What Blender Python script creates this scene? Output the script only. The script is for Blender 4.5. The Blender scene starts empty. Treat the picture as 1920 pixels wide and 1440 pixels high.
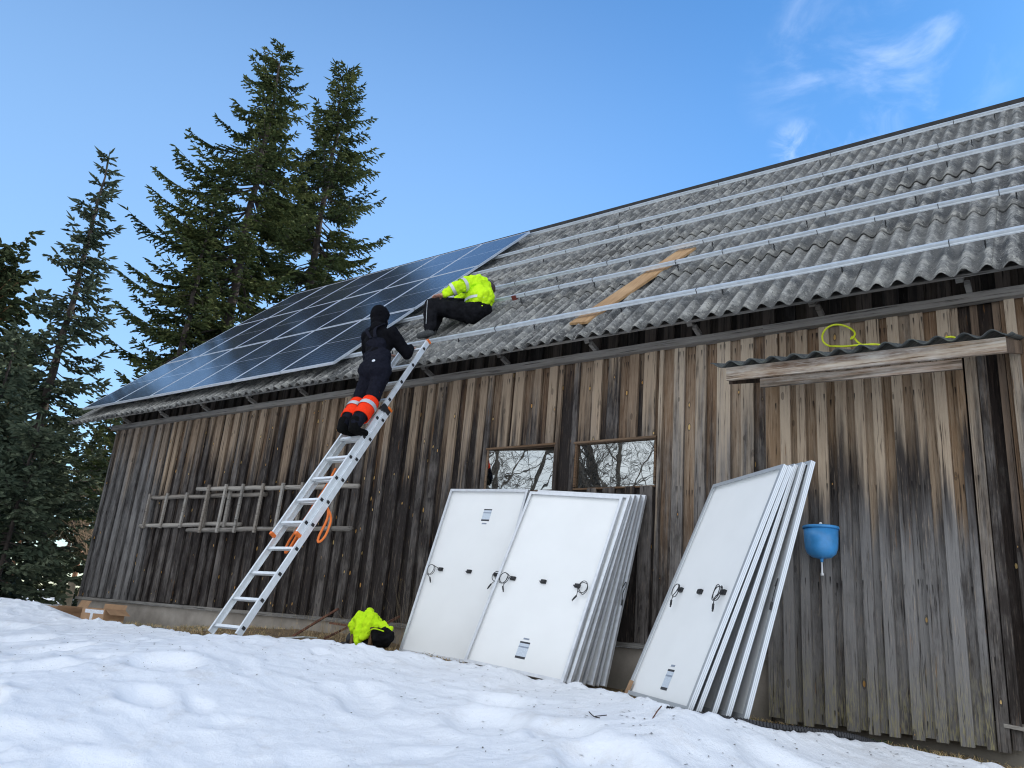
import bpy, bmesh, math, random
import numpy as np
from mathutils import Vector, Matrix, noise
PI = math.pi
RN = random.Random(7)
scene = bpy.context.scene
COL = scene.collection

# ------------------------------------------------------------------ helpers
def tag(o, label=None, cat=None, group=None, kind=None):
    if label: o['label'] = label
    if cat: o['category'] = cat
    if group: o['group'] = group
    if kind: o['kind'] = kind
    return o

def thing(name, label, cat, loc=(0, 0, 0), rot=None, group=None):
    o = bpy.data.objects.new(name, None); COL.objects.link(o)
    o.empty_display_size = .1
    if rot is not None:
        o.matrix_world = Matrix.Translation(Vector(loc)) @ rot.to_4x4()
    else:
        o.location = loc
    tag(o, label, cat, group)
    return o

class MB:
    """collects verts / faces for ONE mesh"""
    def __init__(s):
        s.v = []; s.f = []; s.c = []; s.m = []; s.col = (.5, .5, .5, 1); s.mi = 0
    def add(s, vs, fs):
        n = len(s.v); s.v.extend([tuple(p) for p in vs]); s.c.extend([s.col] * len(vs))
        s.f.extend([tuple(i + n for i in f) for f in fs]); s.m.extend([s.mi] * len(fs))
    def box(s, a, b):
        x0, y0, z0 = a; x1, y1, z1 = b
        s.add([(x0,y0,z0),(x1,y0,z0),(x1,y1,z0),(x0,y1,z0),(x0,y0,z1),(x1,y0,z1),(x1,y1,z1),(x0,y1,z1)],
              [(0,3,2,1),(4,5,6,7),(0,1,5,4),(1,2,6,5),(2,3,7,6),(3,0,4,7)])
    def obox(s, c, ax, ay, az):
        c = Vector(c); ax = Vector(ax); ay = Vector(ay); az = Vector(az)
        vs = [c + ax*i + ay*j + az*k for k in (-1,1) for i, j in ((-1,-1),(1,-1),(1,1),(-1,1))]
        s.add(vs, [(0,3,2,1),(4,5,6,7),(0,1,5,4),(1,2,6,5),(2,3,7,6),(3,0,4,7)])
    def beam(s, p, q, w, t, up=(0,0,1)):
        p = Vector(p); q = Vector(q); d = (q-p); L = d.length; d /= L
        u = Vector(up); sd = d.cross(u)
        if sd.length < 1e-4: sd = d.cross(Vector((1,0,0)))
        sd.normalize(); u = sd.cross(d)
        s.obox((p+q)/2, d*L/2, sd*w/2, u*t/2)
    def tube(s, pts, r, n=8, cap=True):
        pts = [Vector(p) for p in pts]
        if not hasattr(r, '__len__'): r = [r]*len(pts)
        ref = None; rings = []
        for i, p in enumerate(pts):
            d = (pts[min(i+1, len(pts)-1)] - pts[max(i-1, 0)])
            if d.length < 1e-9: d = Vector((0,0,1))
            d.normalize()
            if ref is None:
                ref = d.orthogonal().normalized()
            else:
                ref = (ref - d*ref.dot(d))
                ref = ref.normalized() if ref.length > 1e-6 else d.orthogonal().normalized()
            b = d.cross(ref)
            rings.append([p + (ref*math.cos(2*PI*k/n) + b*math.sin(2*PI*k/n))*r[i] for k in range(n)])
        vs = [v for ring in rings for v in ring]
        fs = [(i*n+k, i*n+(k+1) % n, (i+1)*n+(k+1) % n, (i+1)*n+k) for i in range(len(pts)-1) for k in range(n)]
        if cap:
            fs.append(tuple(range(n))[::-1]); fs.append(tuple((len(pts)-1)*n+k for k in range(n)))
        s.add(vs, fs)
    def lathe(s, prof, n=24, c=(0,0,0), axis=None):
        c = Vector(c); vs = []; fs = []
        for r, z in prof:
            for k in range(n):
                a = 2*PI*k/n; p = Vector((r*math.cos(a), r*math.sin(a), z))
                if axis is not None: p = axis @ p
                vs.append(c+p)
        for i in range(len(prof)-1):
            for k in range(n):
                fs.append((i*n+k, i*n+(k+1) % n, (i+1)*n+(k+1) % n, (i+1)*n+k))
        s.add(vs, fs)
    def ball(s, c, r, n=12, m=8, M=None):
        c = Vector(c)
        if not hasattr(r, '__len__'): r = (r, r, r)
        vs = []; fs = []
        for j in range(m+1):
            t = PI*j/m
            for k in range(n):
                a = 2*PI*k/n
                p = Vector((r[0]*math.sin(t)*math.cos(a), r[1]*math.sin(t)*math.sin(a), r[2]*math.cos(t)))
                if M is not None: p = M @ p
                vs.append(c+p)
        for j in range(m):
            for k in range(n):
                fs.append((j*n+k, (j+1)*n+k, (j+1)*n+(k+1) % n, j*n+(k+1) % n))
        s.add(vs, fs)
    def limb(s, p, r0, q, r1, n=12):
        s.tube([p, q], [r0, r1], n); s.ball(p, r0, n, 8); s.ball(q, r1, n, 8)
    def build(s, name, mats, parent=None, local=False, smooth=False, link=True):
        me = bpy.data.meshes.new(name)
        off = Vector((0,0,0))
        if parent is not None and not local:
            off = parent.location.copy() if parent.parent is None else parent.parent.location.copy()
        vs = [(v[0]-off.x, v[1]-off.y, v[2]-off.z) for v in s.v] if off.length else s.v
        me.from_pydata(vs, [], s.f)
        if not isinstance(mats, (list, tuple)): mats = [mats]
        for m in mats: me.materials.append(m)
        if len(mats) > 1: me.polygons.foreach_set('material_index', s.m)
        ca = me.color_attributes.new('bv', 'FLOAT_COLOR', 'POINT')
        ca.data.foreach_set('color', np.array(s.c, dtype=np.float32).ravel())
        if smooth: me.polygons.foreach_set('use_smooth', [True]*len(me.polygons))
        me.update()
        o = bpy.data.objects.new(name, me)
        COL.objects.link(o)
        if parent is not None: o.parent = parent
        return o

def np_mesh(name, V, F, mat, parent=None, smooth=False, col=None, off=None):
    me = bpy.data.meshes.new(name)
    if off is None and parent is not None:
        off = parent.location
    if off is not None: V = V - np.array(off)[None, :]
    n = F.shape[1]
    me.vertices.add(len(V)); me.vertices.foreach_set('co', V.astype(np.float32).ravel())
    me.loops.add(F.size); me.loops.foreach_set('vertex_index', F.astype(np.int32).ravel())
    me.polygons.add(len(F)); me.polygons.foreach_set('loop_start', np.arange(0, F.size, n, dtype=np.int32))
    me.polygons.foreach_set('loop_total', np.full(len(F), n, dtype=np.int32))
    if smooth: me.polygons.foreach_set('use_smooth', np.ones(len(F), dtype=bool))
    me.materials.append(mat)
    if col is not None:
        ca = me.color_attributes.new('bv', 'FLOAT_COLOR', 'POINT')
        ca.data.foreach_set('color', col.astype(np.float32).ravel())
    me.update(calc_edges=True)
    o = bpy.data.objects.new(name, me); COL.objects.link(o)
    if parent is not None: o.parent = parent
    return o

# ------------------------------------------------------------------ materials
class NT:
    def __init__(s, name):
        s.m = bpy.data.materials.new(name); s.m.use_nodes = True
        s.t = s.m.node_tree; s.n = s.t.nodes; s.l = s.t.links
        s.b = s.n['Principled BSDF']
    def node(s, t, **kw):
        n = s.n.new(t)
        for k, v in kw.items(): setattr(n, k, v)
        return n
    def put(s, sock, v):
        if v is None: return
        if hasattr(v, 'is_output'): s.l.new(v, sock)
        elif hasattr(v, '__len__') and len(v) == 3 and sock.type == 'RGBA': sock.default_value = (*v, 1)
        else: sock.default_value = v
    def coord(s, kind='Object'): return s.node('ShaderNodeTexCoord').outputs[kind]
    def mapping(s, vec, scale=(1,1,1), loc=(0,0,0), rot=(0,0,0)):
        n = s.node('ShaderNodeMapping'); s.put(n.inputs[0], vec); n.inputs['Scale'].default_value = scale
        s.put(n.inputs['Location'], loc); n.inputs['Rotation'].default_value = rot
        return n.outputs[0]
    def noise(s, vec, scale=5, detail=4, rough=.55, dist=0):
        n = s.node('ShaderNodeTexNoise'); s.put(n.inputs['Vector'], vec)
        n.inputs['Scale'].default_value = scale; n.inputs['Detail'].default_value = detail
        n.inputs['Roughness'].default_value = rough; n.inputs['Distortion'].default_value = dist
        return n.outputs[0]
    def math(s, op, a, b=None, c=None, clamp=False):
        n = s.node('ShaderNodeMath', operation=op, use_clamp=clamp)
        s.put(n.inputs[0], a); s.put(n.inputs[1], b); s.put(n.inputs[2], c)
        return n.outputs[0]
    def step(s, v, lo, hi):
        n = s.node('ShaderNodeMapRange', interpolation_type='SMOOTHSTEP'); s.put(n.inputs[0], v)
        n.inputs[1].default_value = lo; n.inputs[2].default_value = hi
        return n.outputs[0]
    def mix(s, f, a, b, mode='MIX'):
        n = s.node('ShaderNodeMix', data_type='RGBA', blend_type=mode)
        s.put(n.inputs[0], f); s.put(n.inputs[6], a); s.put(n.inputs[7], b)
        return n.outputs[2]
    def ramp(s, v, stops):
        n = s.node('ShaderNodeValToRGB'); s.put(n.inputs[0], v); cr = n.color_ramp
        while len(cr.elements) < len(stops): cr.elements.new(.5)
        for e, (p, c) in zip(cr.elements, stops): e.position = p; e.color = (*c, 1)
        return n.outputs[0]
    def sep(s, vec):
        n = s.node('ShaderNodeSeparateXYZ'); s.put(n.inputs[0], vec); return n.outputs
    def comb(s, x, y, z):
        n = s.node('ShaderNodeCombineXYZ'); s.put(n.inputs[0], x); s.put(n.inputs[1], y); s.put(n.inputs[2], z); return n.outputs[0]
    def attr(s, name='bv'):
        n = s.node('ShaderNodeAttribute', attribute_name=name); return n.outputs['Color']
    def bump(s, h, strength=.3, dist=.01, normal=None):
        n = s.node('ShaderNodeBump'); s.put(n.inputs['Height'], h); n.inputs['Strength'].default_value = strength
        n.inputs['Distance'].default_value = dist
        if normal is not None: s.put(n.inputs['Normal'], normal)
        return n.outputs[0]
    def set(s, **kw):
        names = dict(color='Base Color', rough='Roughness', metal='Metallic', normal='Normal', coat='Coat Weight', coatr='Coat Roughness', spec='Specular IOR Level', sss='Subsurface Weight', sheen='Sheen Weight')
        for k, v in kw.items(): s.put(s.b.inputs[names[k]], v)
        return s.m

def simple(name, col, rough=.6, metal=0, var=.12, scale=12, bump=.15, bdist=.004):
    t = NT(name); c = t.coord(); n = t.noise(c, scale, 5)
    lo = tuple(x*(1-var*1.6) for x in col); hi = tuple(min(1, x*(1+var*1.3)) for x in col)
    t.set(color=t.ramp(n, [(.3, lo), (.7, hi)]), rough=rough, metal=metal)
    if bump: t.set(normal=t.bump(t.noise(c, scale*5, 3), bump, bdist))
    return t.m

def barn_wood(name, zhi, zlo, light, warm, dark, grey, knots=.5, greyamt=.5, axis='z', moss=0, zg=None, nails=()):
    """weathered plank wood: grain along an axis; ragged dark weathering that
    starts between zhi (top) and zlo; per-board variation from attribute bv"""
    t = NT(name); co = t.coord(); at = t.sep(t.attr()); r1, r2, r3 = at[0], at[1], at[2]
    s = t.sep(co)
    if axis == 'z': X, Y, Z = s[0], s[1], s[2]
    elif axis == 'x': X, Y, Z = s[2], s[1], s[0]
    else: X, Y, Z = s[0], s[2], s[1]
    off = t.math('MULTIPLY', r1, 37.0)
    v = t.comb(t.math('ADD', X, off), Y, t.math('ADD', Z, t.math('MULTIPLY', r2, 11.0)))
    grain = t.noise(t.mapping(v, (70, 70, 2.2)), 1, 6, .65)
    streak = t.noise(t.mapping(v, (22, 22, .9)), 1, 5, .6)
    fine = t.noise(t.mapping(v, (150, 150, 14)), 1, 3, .6)
    big = t.noise(t.mapping(v, (3, 3, .5)), 1, 3, .5)
    blot = t.noise(t.mapping(v, (9, 9, 3.0)), 1, 5, .65)
    tone = t.math('ADD', t.math('MULTIPLY', grain, .6), t.math('MULTIPLY', t.math('SUBTRACT', r3, .5), .5))
    tone = t.math('ADD', tone, t.math('MULTIPLY', blot, .35))
    base = t.ramp(tone, [(.25, warm), (.6, light), (.95, tuple(min(1, x*1.25) for x in light))])
    # weathering amount
    zz = t.math('DIVIDE', t.math('SUBTRACT', zhi, Z), zhi-zlo)
    if axis != 'z': zz = .4
    w = t.math('ADD', zz, t.math('MULTIPLY', t.math('SUBTRACT', streak, .5), 1.9))
    w = t.math('ADD', w, t.math('MULTIPLY', t.math('SUBTRACT', big, .5), 1.2))
    w = t.math('ADD', w, t.math('MULTIPLY', t.math('SUBTRACT', r2, .5), .9))
    W = t.step(w, .2, 1.05)
    gmix = t.math('ADD', t.math('MULTIPLY', t.math('ADD', r1, r3), .25), t.math('MULTIPLY', t.math('ADD', fine, grain), .35))
    gm = t.step(t.math('ADD', gmix, t.math('MULTIPLY', t.math('SUBTRACT', blot, .5), 1.2)), .9-greyamt, 1.25-greyamt*.5)
    if zg is not None:
        gz = t.step(t.math('ADD', Z, t.math('MULTIPLY', t.math('SUBTRACT', streak, .5), 1.6)), zg, zg-.9)
        gm = t.math('MULTIPLY', gm, t.math('MULTIPLY_ADD', gz, .9, .1))
    wc = t.mix(gm, dark, grey)
    col = t.mix(W, base, wc)
    oc = t.math('MULTIPLY', t.step(t.noise(t.mapping(v, (34, 34, 2.6)), 1, 4, .6), .64, .74), t.step(big, .48, .60))
    col = t.mix(t.math('MULTIPLY', oc, .6 if knots else 0.0), col, (.30, .135, .035))
    # dark cracks in the grain
    cr = t.step(grain, .44, .34)
    col = t.mix(t.math('MULTIPLY', cr, .85), col, tuple(x*.35 for x in dark))
    lt = t.step(t.noise(t.mapping(v, (95, 95, 4.5)), 1, 4, .7), .56, .70)
    col = t.mix(t.math('MULTIPLY', lt, .32), col, tuple(min(1, x*1.15) for x in light))
    if knots:
        vo = t.node('ShaderNodeTexVoronoi', feature='F1'); t.put(vo.inputs['Vector'], t.mapping(v, (10.5, 10.5, 4.2))); vo.inputs['Scale'].default_value = 1
        d = vo.outputs['Distance']; cc = t.sep(vo.outputs['Color'])
        d = t.math('ADD', d, t.math('MULTIPLY', t.math('SUBTRACT', fine, .5), .06))
        pick = t.math('LESS_THAN', cc[0], knots)
        k = t.math('MULTIPLY', t.math('LESS_THAN', d, t.math('MULTIPLY_ADD', cc[1], .085, .04)), pick)
        ring = t.math('MULTIPLY', t.math('LESS_THAN', d, .17), pick)
        col = t.mix(t.math('MULTIPLY', ring, .45), col, tuple(x*.6 for x in dark))
        col = t.mix(k, col, t.mix(cc[2], (.50, .24, .055), (.60, .42, .17)))
    for zn in nails:
        dz = t.math('SUBTRACT', Z, t.math('MULTIPLY_ADD', t.math('SUBTRACT', r1, .5), .05, zn))
        row = t.math('MULTIPLY', t.step(dz, -.075, -.01), t.step(dz, .016, .004))
        px = t.step(t.noise(t.mapping(v, (48, 48, .01)), 1, 1, .5), .60, .66)
        col = t.mix(t.math('MULTIPLY', t.math('MULTIPLY', row, px), .85), col, (.012, .010, .009))
    if moss:
        mm = t.math('MULTIPLY', t.step(t.math('ADD', Z, t.math('MULTIPLY', blot, .8)), .55, -.1), t.step(fine, .45, .65))
        col = t.mix(t.math('MULTIPLY', mm, moss), col, (.34, .30, .15))
    h = t.math('ADD', grain, t.math('MULTIPLY', fine, .4))
    t.set(color=col, rough=.85, spec=.25, normal=t.bump(h, 1.0, .010))
    return t.m

DARKW = (.030, .026, .025)
M_WALL = barn_wood('barn_wall_wood', 3.00, 1.85, (.32, .24, .165), (.125, .072, .040), (.022, .017, .015), (.135, .120, .108), .85, .42, nails=(2.74, 1.42, .14))
M_WALLLEFT = barn_wood('barn_wall_wood_grey', 3.1, 1.9, (.28, .22, .165), (.11, .077, .050), (.034, .031, .030), (.19, .18, .17), .6, .68, nails=(2.74, 1.42, .14))
M_WALLR = barn_wood('barn_wall_wood_pale', 2.7, .9, (.41, .325, .235), (.19, .115, .065), (.032, .025, .021), (.19, .172, .155), .55, .62, nails=(2.74, 1.42, .14))
M_RECESS = barn_wood('shaded_brown_wood', 4.2, 1.2, (.20, .14, .095), (.085, .052, .034), (.028, .020, .016), (.10, .088, .078), .3, .3)  # recess shade put into the brown; also the side boards' own dark wood
M_DOOR = barn_wood('door_wood', 1.92, 1.22, (.48, .37, .26), (.25, .16, .09), (.030, .022, .018), (.225, .212, .198), .30, 1.0, moss=.8, zg=1.55, nails=(2.12, 1.36, .62, -.36))
M_TRIM = barn_wood('trim_wood', 9, 0, (.27, .25, .22), (.15, .13, .11), (.06, .055, .05), (.24, .23, .21), 0, .8, axis='x')
M_CANOPY = barn_wood('canopy_board_wood', 9, 0, (.60, .55, .47), (.36, .24, .13), (.12, .065, .035), (.50, .47, .42), 0, .7, axis='x')
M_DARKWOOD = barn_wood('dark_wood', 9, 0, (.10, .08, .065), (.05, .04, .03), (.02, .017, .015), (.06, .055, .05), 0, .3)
M_CANOPY2 = barn_wood('canopy_board_stained', 9, 0, (.46, .43, .38), (.22, .12, .06), (.06, .045, .03), (.40, .38, .34), 0, .5, axis='x')
M_POLE = barn_wood('grey_pole_wood', 9, 0, (.33, .30, .26), (.20, .17, .14), (.10, .09, .08), (.30, .28, .25), 0, .8, axis='x')

def roof_mat():
    t = NT('asbestos_cement'); co = t.coord(); at = t.sep(t.attr())
    off = t.comb(t.math('MULTIPLY', at[0], 9.0), t.math('MULTIPLY', at[1], 7.0), 0)
    v = t.node('ShaderNodeVectorMath', operation='ADD'); t.put(v.inputs[0], co); t.put(v.inputs[1], off); v = v.outputs[0]
    n1 = t.noise(v, 4.5, 6, .65); n2 = t.noise(v, 22, 6, .7); n3 = t.noise(v, 70, 4, .6)
    n4 = t.noise(t.mapping(v, (9, 2.6, 2.6)), 1, 5, .6)
    base = t.ramp(t.math('ADD', t.math('MULTIPLY', n1, .5), t.math('MULTIPLY', n2, .5)), [(.38, (.085, .084, .080)), (.5, (.21, .205, .19)), (.62, (.36, .35, .31))])
    base = t.mix(t.math('MULTIPLY', t.step(n2, .55, .66), .7), base, (.50, .48, .42))
    base = t.mix(t.math('MULTIPLY', t.step(n4, .50, .40), .8), base, (.055, .056, .055))
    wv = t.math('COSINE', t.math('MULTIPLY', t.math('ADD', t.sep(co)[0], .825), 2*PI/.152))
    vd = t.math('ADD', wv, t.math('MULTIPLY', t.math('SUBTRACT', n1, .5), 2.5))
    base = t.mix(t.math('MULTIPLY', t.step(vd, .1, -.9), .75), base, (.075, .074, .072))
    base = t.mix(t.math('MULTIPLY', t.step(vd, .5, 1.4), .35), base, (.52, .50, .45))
    base = t.mix(t.math('MULTIPLY', t.step(n3, .62, .68), .7), base, (.58, .56, .50))
    base = t.mix(t.step(t.noise(v, 34, 4, .6), .40, .33), base, (.03, .03, .028))
    base = t.mix(t.math('MULTIPLY', t.math('SUBTRACT', at[2], .3), .4, clamp=True), base, (.28, .275, .25))
    t.set(color=base, rough=.9, spec=.2, normal=t.bump(t.math('ADD', n2, t.math('MULTIPLY', n3, .5)), .9, .014))
    return t.m
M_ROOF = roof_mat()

def concrete():
    t = NT('concrete_plinth'); co = t.coord(); n = t.noise(co, 3, 6, .6); n2 = t.noise(co, 40, 4)
    c = t.ramp(n, [(.3, (.20, .175, .145)), (.7, (.36, .32, .27))])
    z = t.sep(co)[2]
    c = t.mix(t.math('MULTIPLY', t.step(z, -.12, -.45), .5), c, (.13, .12, .09))
    t.set(color=c, rough=.9, normal=t.bump(n2, .4, .006)); return t.m
M_CONC = concrete()

def alu(name, col=(.62, .64, .66), rough=.38, metal=.85):
    t = NT(name); co = t.coord(); n = t.noise(co, 20, 4); n2 = t.noise(co, 160, 2)
    t.set(color=t.ramp(n, [(.3, tuple(x*.86 for x in col)), (.7, col)]), rough=t.math('MULTIPLY_ADD', n, .25, rough-.1), metal=metal, normal=t.bump(n2, .06, .001)); return t.m
M_ALU = alu('aluminium', (.80, .83, .84), .36, .35); M_RAIL = alu('rail_aluminium', (.74, .78, .80), .40, .45)
M_FRAME = alu('panel_frame_aluminium', (.72, .74, .76), .42, .55)
M_BLACK = simple('black_plastic', (.012, .012, .013), .5, var=.3)
M_ORANGE = simple('orange_plastic', (.75, .16, .02), .45)
M_STRAP = simple('orange_strap', (.72, .17, .03), .8)

def ribbed():
    t = NT('ribbed_frame_side'); co = t.coord(); z = t.sep(co)[2]
    w = t.math('FRACT', t.math('MULTIPLY', z, 86.0)); d = t.step(t.math('ABSOLUTE', t.math('SUBTRACT', w, .5)), .42, .25)
    t.set(color=t.mix(d, (.46, .48, .49), (.72, .74, .75)), rough=.45, metal=.45); return t.m
M_RIB = ribbed()

def cells():
    t = NT('solar_cells'); co = t.coord(); s = t.sep(co); x, y = s[0], s[1]
    W, H = 1.038, 1.755
    def line(v, n, a, b, th):
        u = t.math('DIVIDE', t.math('SUBTRACT', v, a), (b-a)/n)
        f = t.math('FRACT', u); e = t.math('MINIMUM', f, t.math('SUBTRACT', 1.0, f))
        return t.math('LESS_THAN', e, th/((b-a)/n)/2)
    lx = line(x, 6, .02, W-.02, .0035); ly = line(y, 20, .022, H-.022, .004)
    mid = t.math('LESS_THAN', t.math('ABSOLUTE', t.math('SUBTRACT', y, H/2)), .006)
    bus = line(x, 54, .02, W-.02, .0012)
    ex = t.math('GREATER_THAN', t.math('ABSOLUTE', t.math('SUBTRACT', x, W/2)), W/2-.020)
    ey = t.math('GREATER_THAN', t.math('ABSOLUTE', t.math('SUBTRACT', y, H/2)), H/2-.022)
    oi = t.node('ShaderNodeObjectInfo').outputs['Random']
    cellc = t.mix(t.noise(co, 3, 3), (.010, .014, .028), (.016, .024, .05))
    cellc = t.mix(t.math('MULTIPLY', oi, .5), cellc, (.020, .022, .030))
    m = t.math('MAXIMUM', lx, ly); c = t.mix(t.math('MULTIPLY', bus, .15), cellc, (.25, .26, .28))
    c = t.mix(t.math('MULTIPLY', m, .5), c, (.40, .43, .47)); e = t.math('MAXIMUM', mid, t.math('MAXIMUM', ex, ey))
    c = t.mix(e, c, (.55, .57, .60))
    rg = t.math('MULTIPLY_ADD', t.noise(t.mapping(co, (3, 1, 1)), 3, 4), .12, .10)
    t.set(color=c, rough=rg, spec=.7, normal=t.bump(t.noise(co, 1.2, 2), .05, .03)); return t.m
M_CELL = cells()
M_BACK = simple('white_backsheet', (.80, .80, .775), .5, var=.02, scale=2, bump=.02)
M_SNOWSPECK = None

def sticker():
    t = NT('rating_sticker'); s = t.sep(t.coord()); y = s[1]; x = s[0]
    # local y 0..1 over label height
    f = t.math('FRACT', t.math('MULTIPLY', y, 160.0)); nz = t.noise(t.mapping(t.coord(), (300, 60, 1)), 1, 2)
    txt = t.math('MULTIPLY', t.math('LESS_THAN', f, .45), t.math('GREATER_THAN', nz, .45))
    c = t.mix(t.math('MULTIPLY', txt, .45), (.60, .66, .72), (.16, .18, .22))
    t.set(color=c, rough=.5); return t.m
M_STICK = sticker(); M_STICKD = simple('sticker_black_bar', (.03, .03, .035), .5, var=.1, bump=0); M_STICKG = simple('sticker_grey_bar', (.26, .30, .36), .5, var=.1, bump=0)

def snow_mat():
    t = NT('snow'); co = t.coord(); n1 = t.noise(co, 1.2, 5); n2 = t.noise(co, 26, 5, .7); n3 = t.noise(co, 140, 3, .7)
    c = t.ramp(n1, [(.3, (.81, .83, .85)), (.7, (.88, .89, .90))])
    dirt = t.noise(co, 3.1, 6, .7); sp = t.noise(co, 75, 2, .5)
    c = t.mix(t.math('MULTIPLY', t.step(dirt, .52, .70), .26), c, (.55, .50, .44))
    c = t.mix(t.math('MULTIPLY', t.step(sp, .735, .77), .8), c, (.20, .16, .12))
    h = t.math('ADD', t.math('MULTIPLY', n2, 1.0), t.math('ADD', t.math('MULTIPLY', n3, .6), t.math('MULTIPLY', t.noise(co, 9, 5, .6), 2.2)))
    t.set(color=c, rough=.7, spec=.3, normal=t.bump(h, .55, .014)); return t.m
M_SNOW = snow_mat()

def soil_mat():
    t = NT('soil'); co = t.coord(); n = t.noise(co, 8, 7, .7); n2 = t.noise(co, 60, 4, .7)
    c = t.ramp(t.math('ADD', t.math('MULTIPLY', n, .6), t.math('MULTIPLY', n2, .4)), [(.35, (.06, .042, .026)), (.55, (.20, .135, .07)), (.7, (.36, .26, .14))])
    t.set(color=c, rough=.95, normal=t.bump(n2, .8, .02)); return t.m
M_SOIL = soil_mat()

# ------------------------------------------------------------------ camera / view
CF = Vector((-.58, .759, .297))
pan, pitch, roll = .6522, .3013, .0865
fw = Vector((-math.sin(pan)*math.cos(pitch), math.cos(pan)*math.cos(pitch), math.sin(pitch)))
r0 = Vector((math.cos(pan), math.sin(pan), 0)); u0 = r0.cross(fw)
rr = r0*math.cos(roll)+u0*math.sin(roll); uu = -r0*math.sin(roll)+u0*math.cos(roll)
CAMP = Vector((0, -6.8556, .0044))
cd = bpy.data.cameras.new('camera'); cam = bpy.data.objects.new('camera', cd); COL.objects.link(cam)
cd.sensor_width = 36; cd.lens = 1511.72/1920*36; cd.clip_start = .05; cd.clip_end = 3000
cam.matrix_world = Matrix(((rr.x, uu.x, -fw.x, CAMP.x), (rr.y, uu.y, -fw.y, CAMP.y), (rr.z, uu.z, -fw.z, CAMP.z), (0, 0, 0, 1)))
scene.camera = cam

# ------------------------------------------------------------------ light
SUN_AZ = math.radians(28); SUN_EL = math.radians(31)      # azimuth from +Y towards +X, behind the barn
sd = bpy.data.lights.new('sun', 'SUN'); sd.energy = 2.6; sd.angle = math.radians(.53); sd.color = (1, .95, .87)
so = bpy.data.objects.new('sun', sd); COL.objects.link(so)
sv = Vector((math.sin(SUN_AZ)*math.cos(SUN_EL), math.cos(SUN_AZ)*math.cos(SUN_EL), math.sin(SUN_EL)))
so.rotation_euler = sv.to_track_quat('Z', 'Y').to_euler(); so.location = sv*60

def make_world():
    w = bpy.data.worlds.new('World'); scene.world = w; w.use_nodes = True
    t = NT.__new__(NT); t.t = w.node_tree; t.n = t.t.nodes; t.l = t.t.links
    bg = t.n['Background']
    sky = t.node('ShaderNodeTexSky', sky_type='NISHITA'); sky.sun_disc = False
    sky.sun_elevation = SUN_EL; sky.sun_rotation = SUN_AZ; sky.air_density = 1.0; sky.dust_density = .35; sky.ozone_density = 2.2; sky.altitude = 100
    co = t.coord('Generated')
    def dot(v, vec=co):
        n = t.node('ShaderNodeVectorMath', operation='DOT_PRODUCT'); t.put(n.inputs[0], vec); v = Vector(v).normalized(); n.inputs[1].default_value = v
        return n.outputs['Value']
    # paler towards the left (west) low sky
    left = t.step(dot((-1, .25, -.25)), .15, 1.0)
    base = t.mix(left, SKYT_R, SKYT_L)
    col = t.mix(1.0, sky.outputs[0], base, 'MULTIPLY')
    low = t.step(t.sep(co)[2], .62, .08)
    col = t.mix(low, col, t.mix(1.0, col, (.56, .585, .63), 'MULTIPLY'))
    # thin bright cloud deck over the half of the sky behind the camera
    n1 = t.noise(t.mapping(co, (1.2, 1.2, 3.0)), 1.6, 6, .6)
    back = t.step(dot((.15, -1, .12)), -.12, .5)
    dens = t.math('MULTIPLY', back, t.step(n1, .20, .55))
    col = t.mix(dens, col, CLOUD)
    # two faint wisps, high on the right
    wn = t.noise(t.mapping(co, (9, 9, 15), loc=CLOC, rot=(0, .5, 0)), 1, 7, .6, .5)
    wn2 = t.noise(t.mapping(co, (30, 30, 22), rot=(0, .5, 0)), 1, 5, .6, .5)
    for i_, (d, c0, c1, am) in enumerate(WISPS):
        m = t.math('MULTIPLY', t.step(dot(d), c0, c1), t.step(wn, .44, .78) if i_ < 2 else t.step(wn2, .40, .72))
        col = t.mix(t.math('MULTIPLY', m, am), col, (7.5, 8.2, 9.6))
    t.put(bg.inputs['Color'], col); bg.inputs['Strength'].default_value = .1
CLOC = (-2.62, .442, -1.30)
SKYT_R = (.47, .90, 1.20); SKYT_L = (2.15, 2.28, 2.20); CLOUD = (9.0, 9.6, 10.5)
def pdir(px, py):
    return (fw + rr*(px-960)/1511.72 - uu*(py-720)/1511.72).normalized()
WISPS = [(pdir(1590, 115), .992, .9995, .22), (pdir(1760, 110), .996, .9998, .16), (pdir(1492, 272), .9994, 1.0, .26), (pdir(1630, 235), .9985, 1.0, .09)]
make_world()
scene.cycles.filter_width = 1.15
scene.view_settings.view_transform = 'Standard'; scene.view_settings.look = 'None'
scene.view_settings.exposure = .80; scene.view_settings.gamma = 1
# ------------------------------------------------------------------ barn
A = .7639; YE = .55; ZE = 2.8626; CA = math.cos(A); SA = math.sin(A); TL = 6.0457
def RP(x, s, d=0): return Vector((x, -YE + s*CA - d*SA, ZE + s*SA + d*CA))
RIDGE_Y = -YE + TL*CA; RIDGE_Z = ZE + TL*SA
XL, XR = -13.66, 4.0
barn = thing('barn', 'long weathered plank barn with a grey corrugated roof', 'barn', (0, 0, 0))
def rc(): return (RN.random(), RN.random(), RN.random(), 1)
W1 = (-5.46, -4.57, 1.455, 1.945); W2 = (-4.32, -3.425, 1.455, 1.935)

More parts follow.
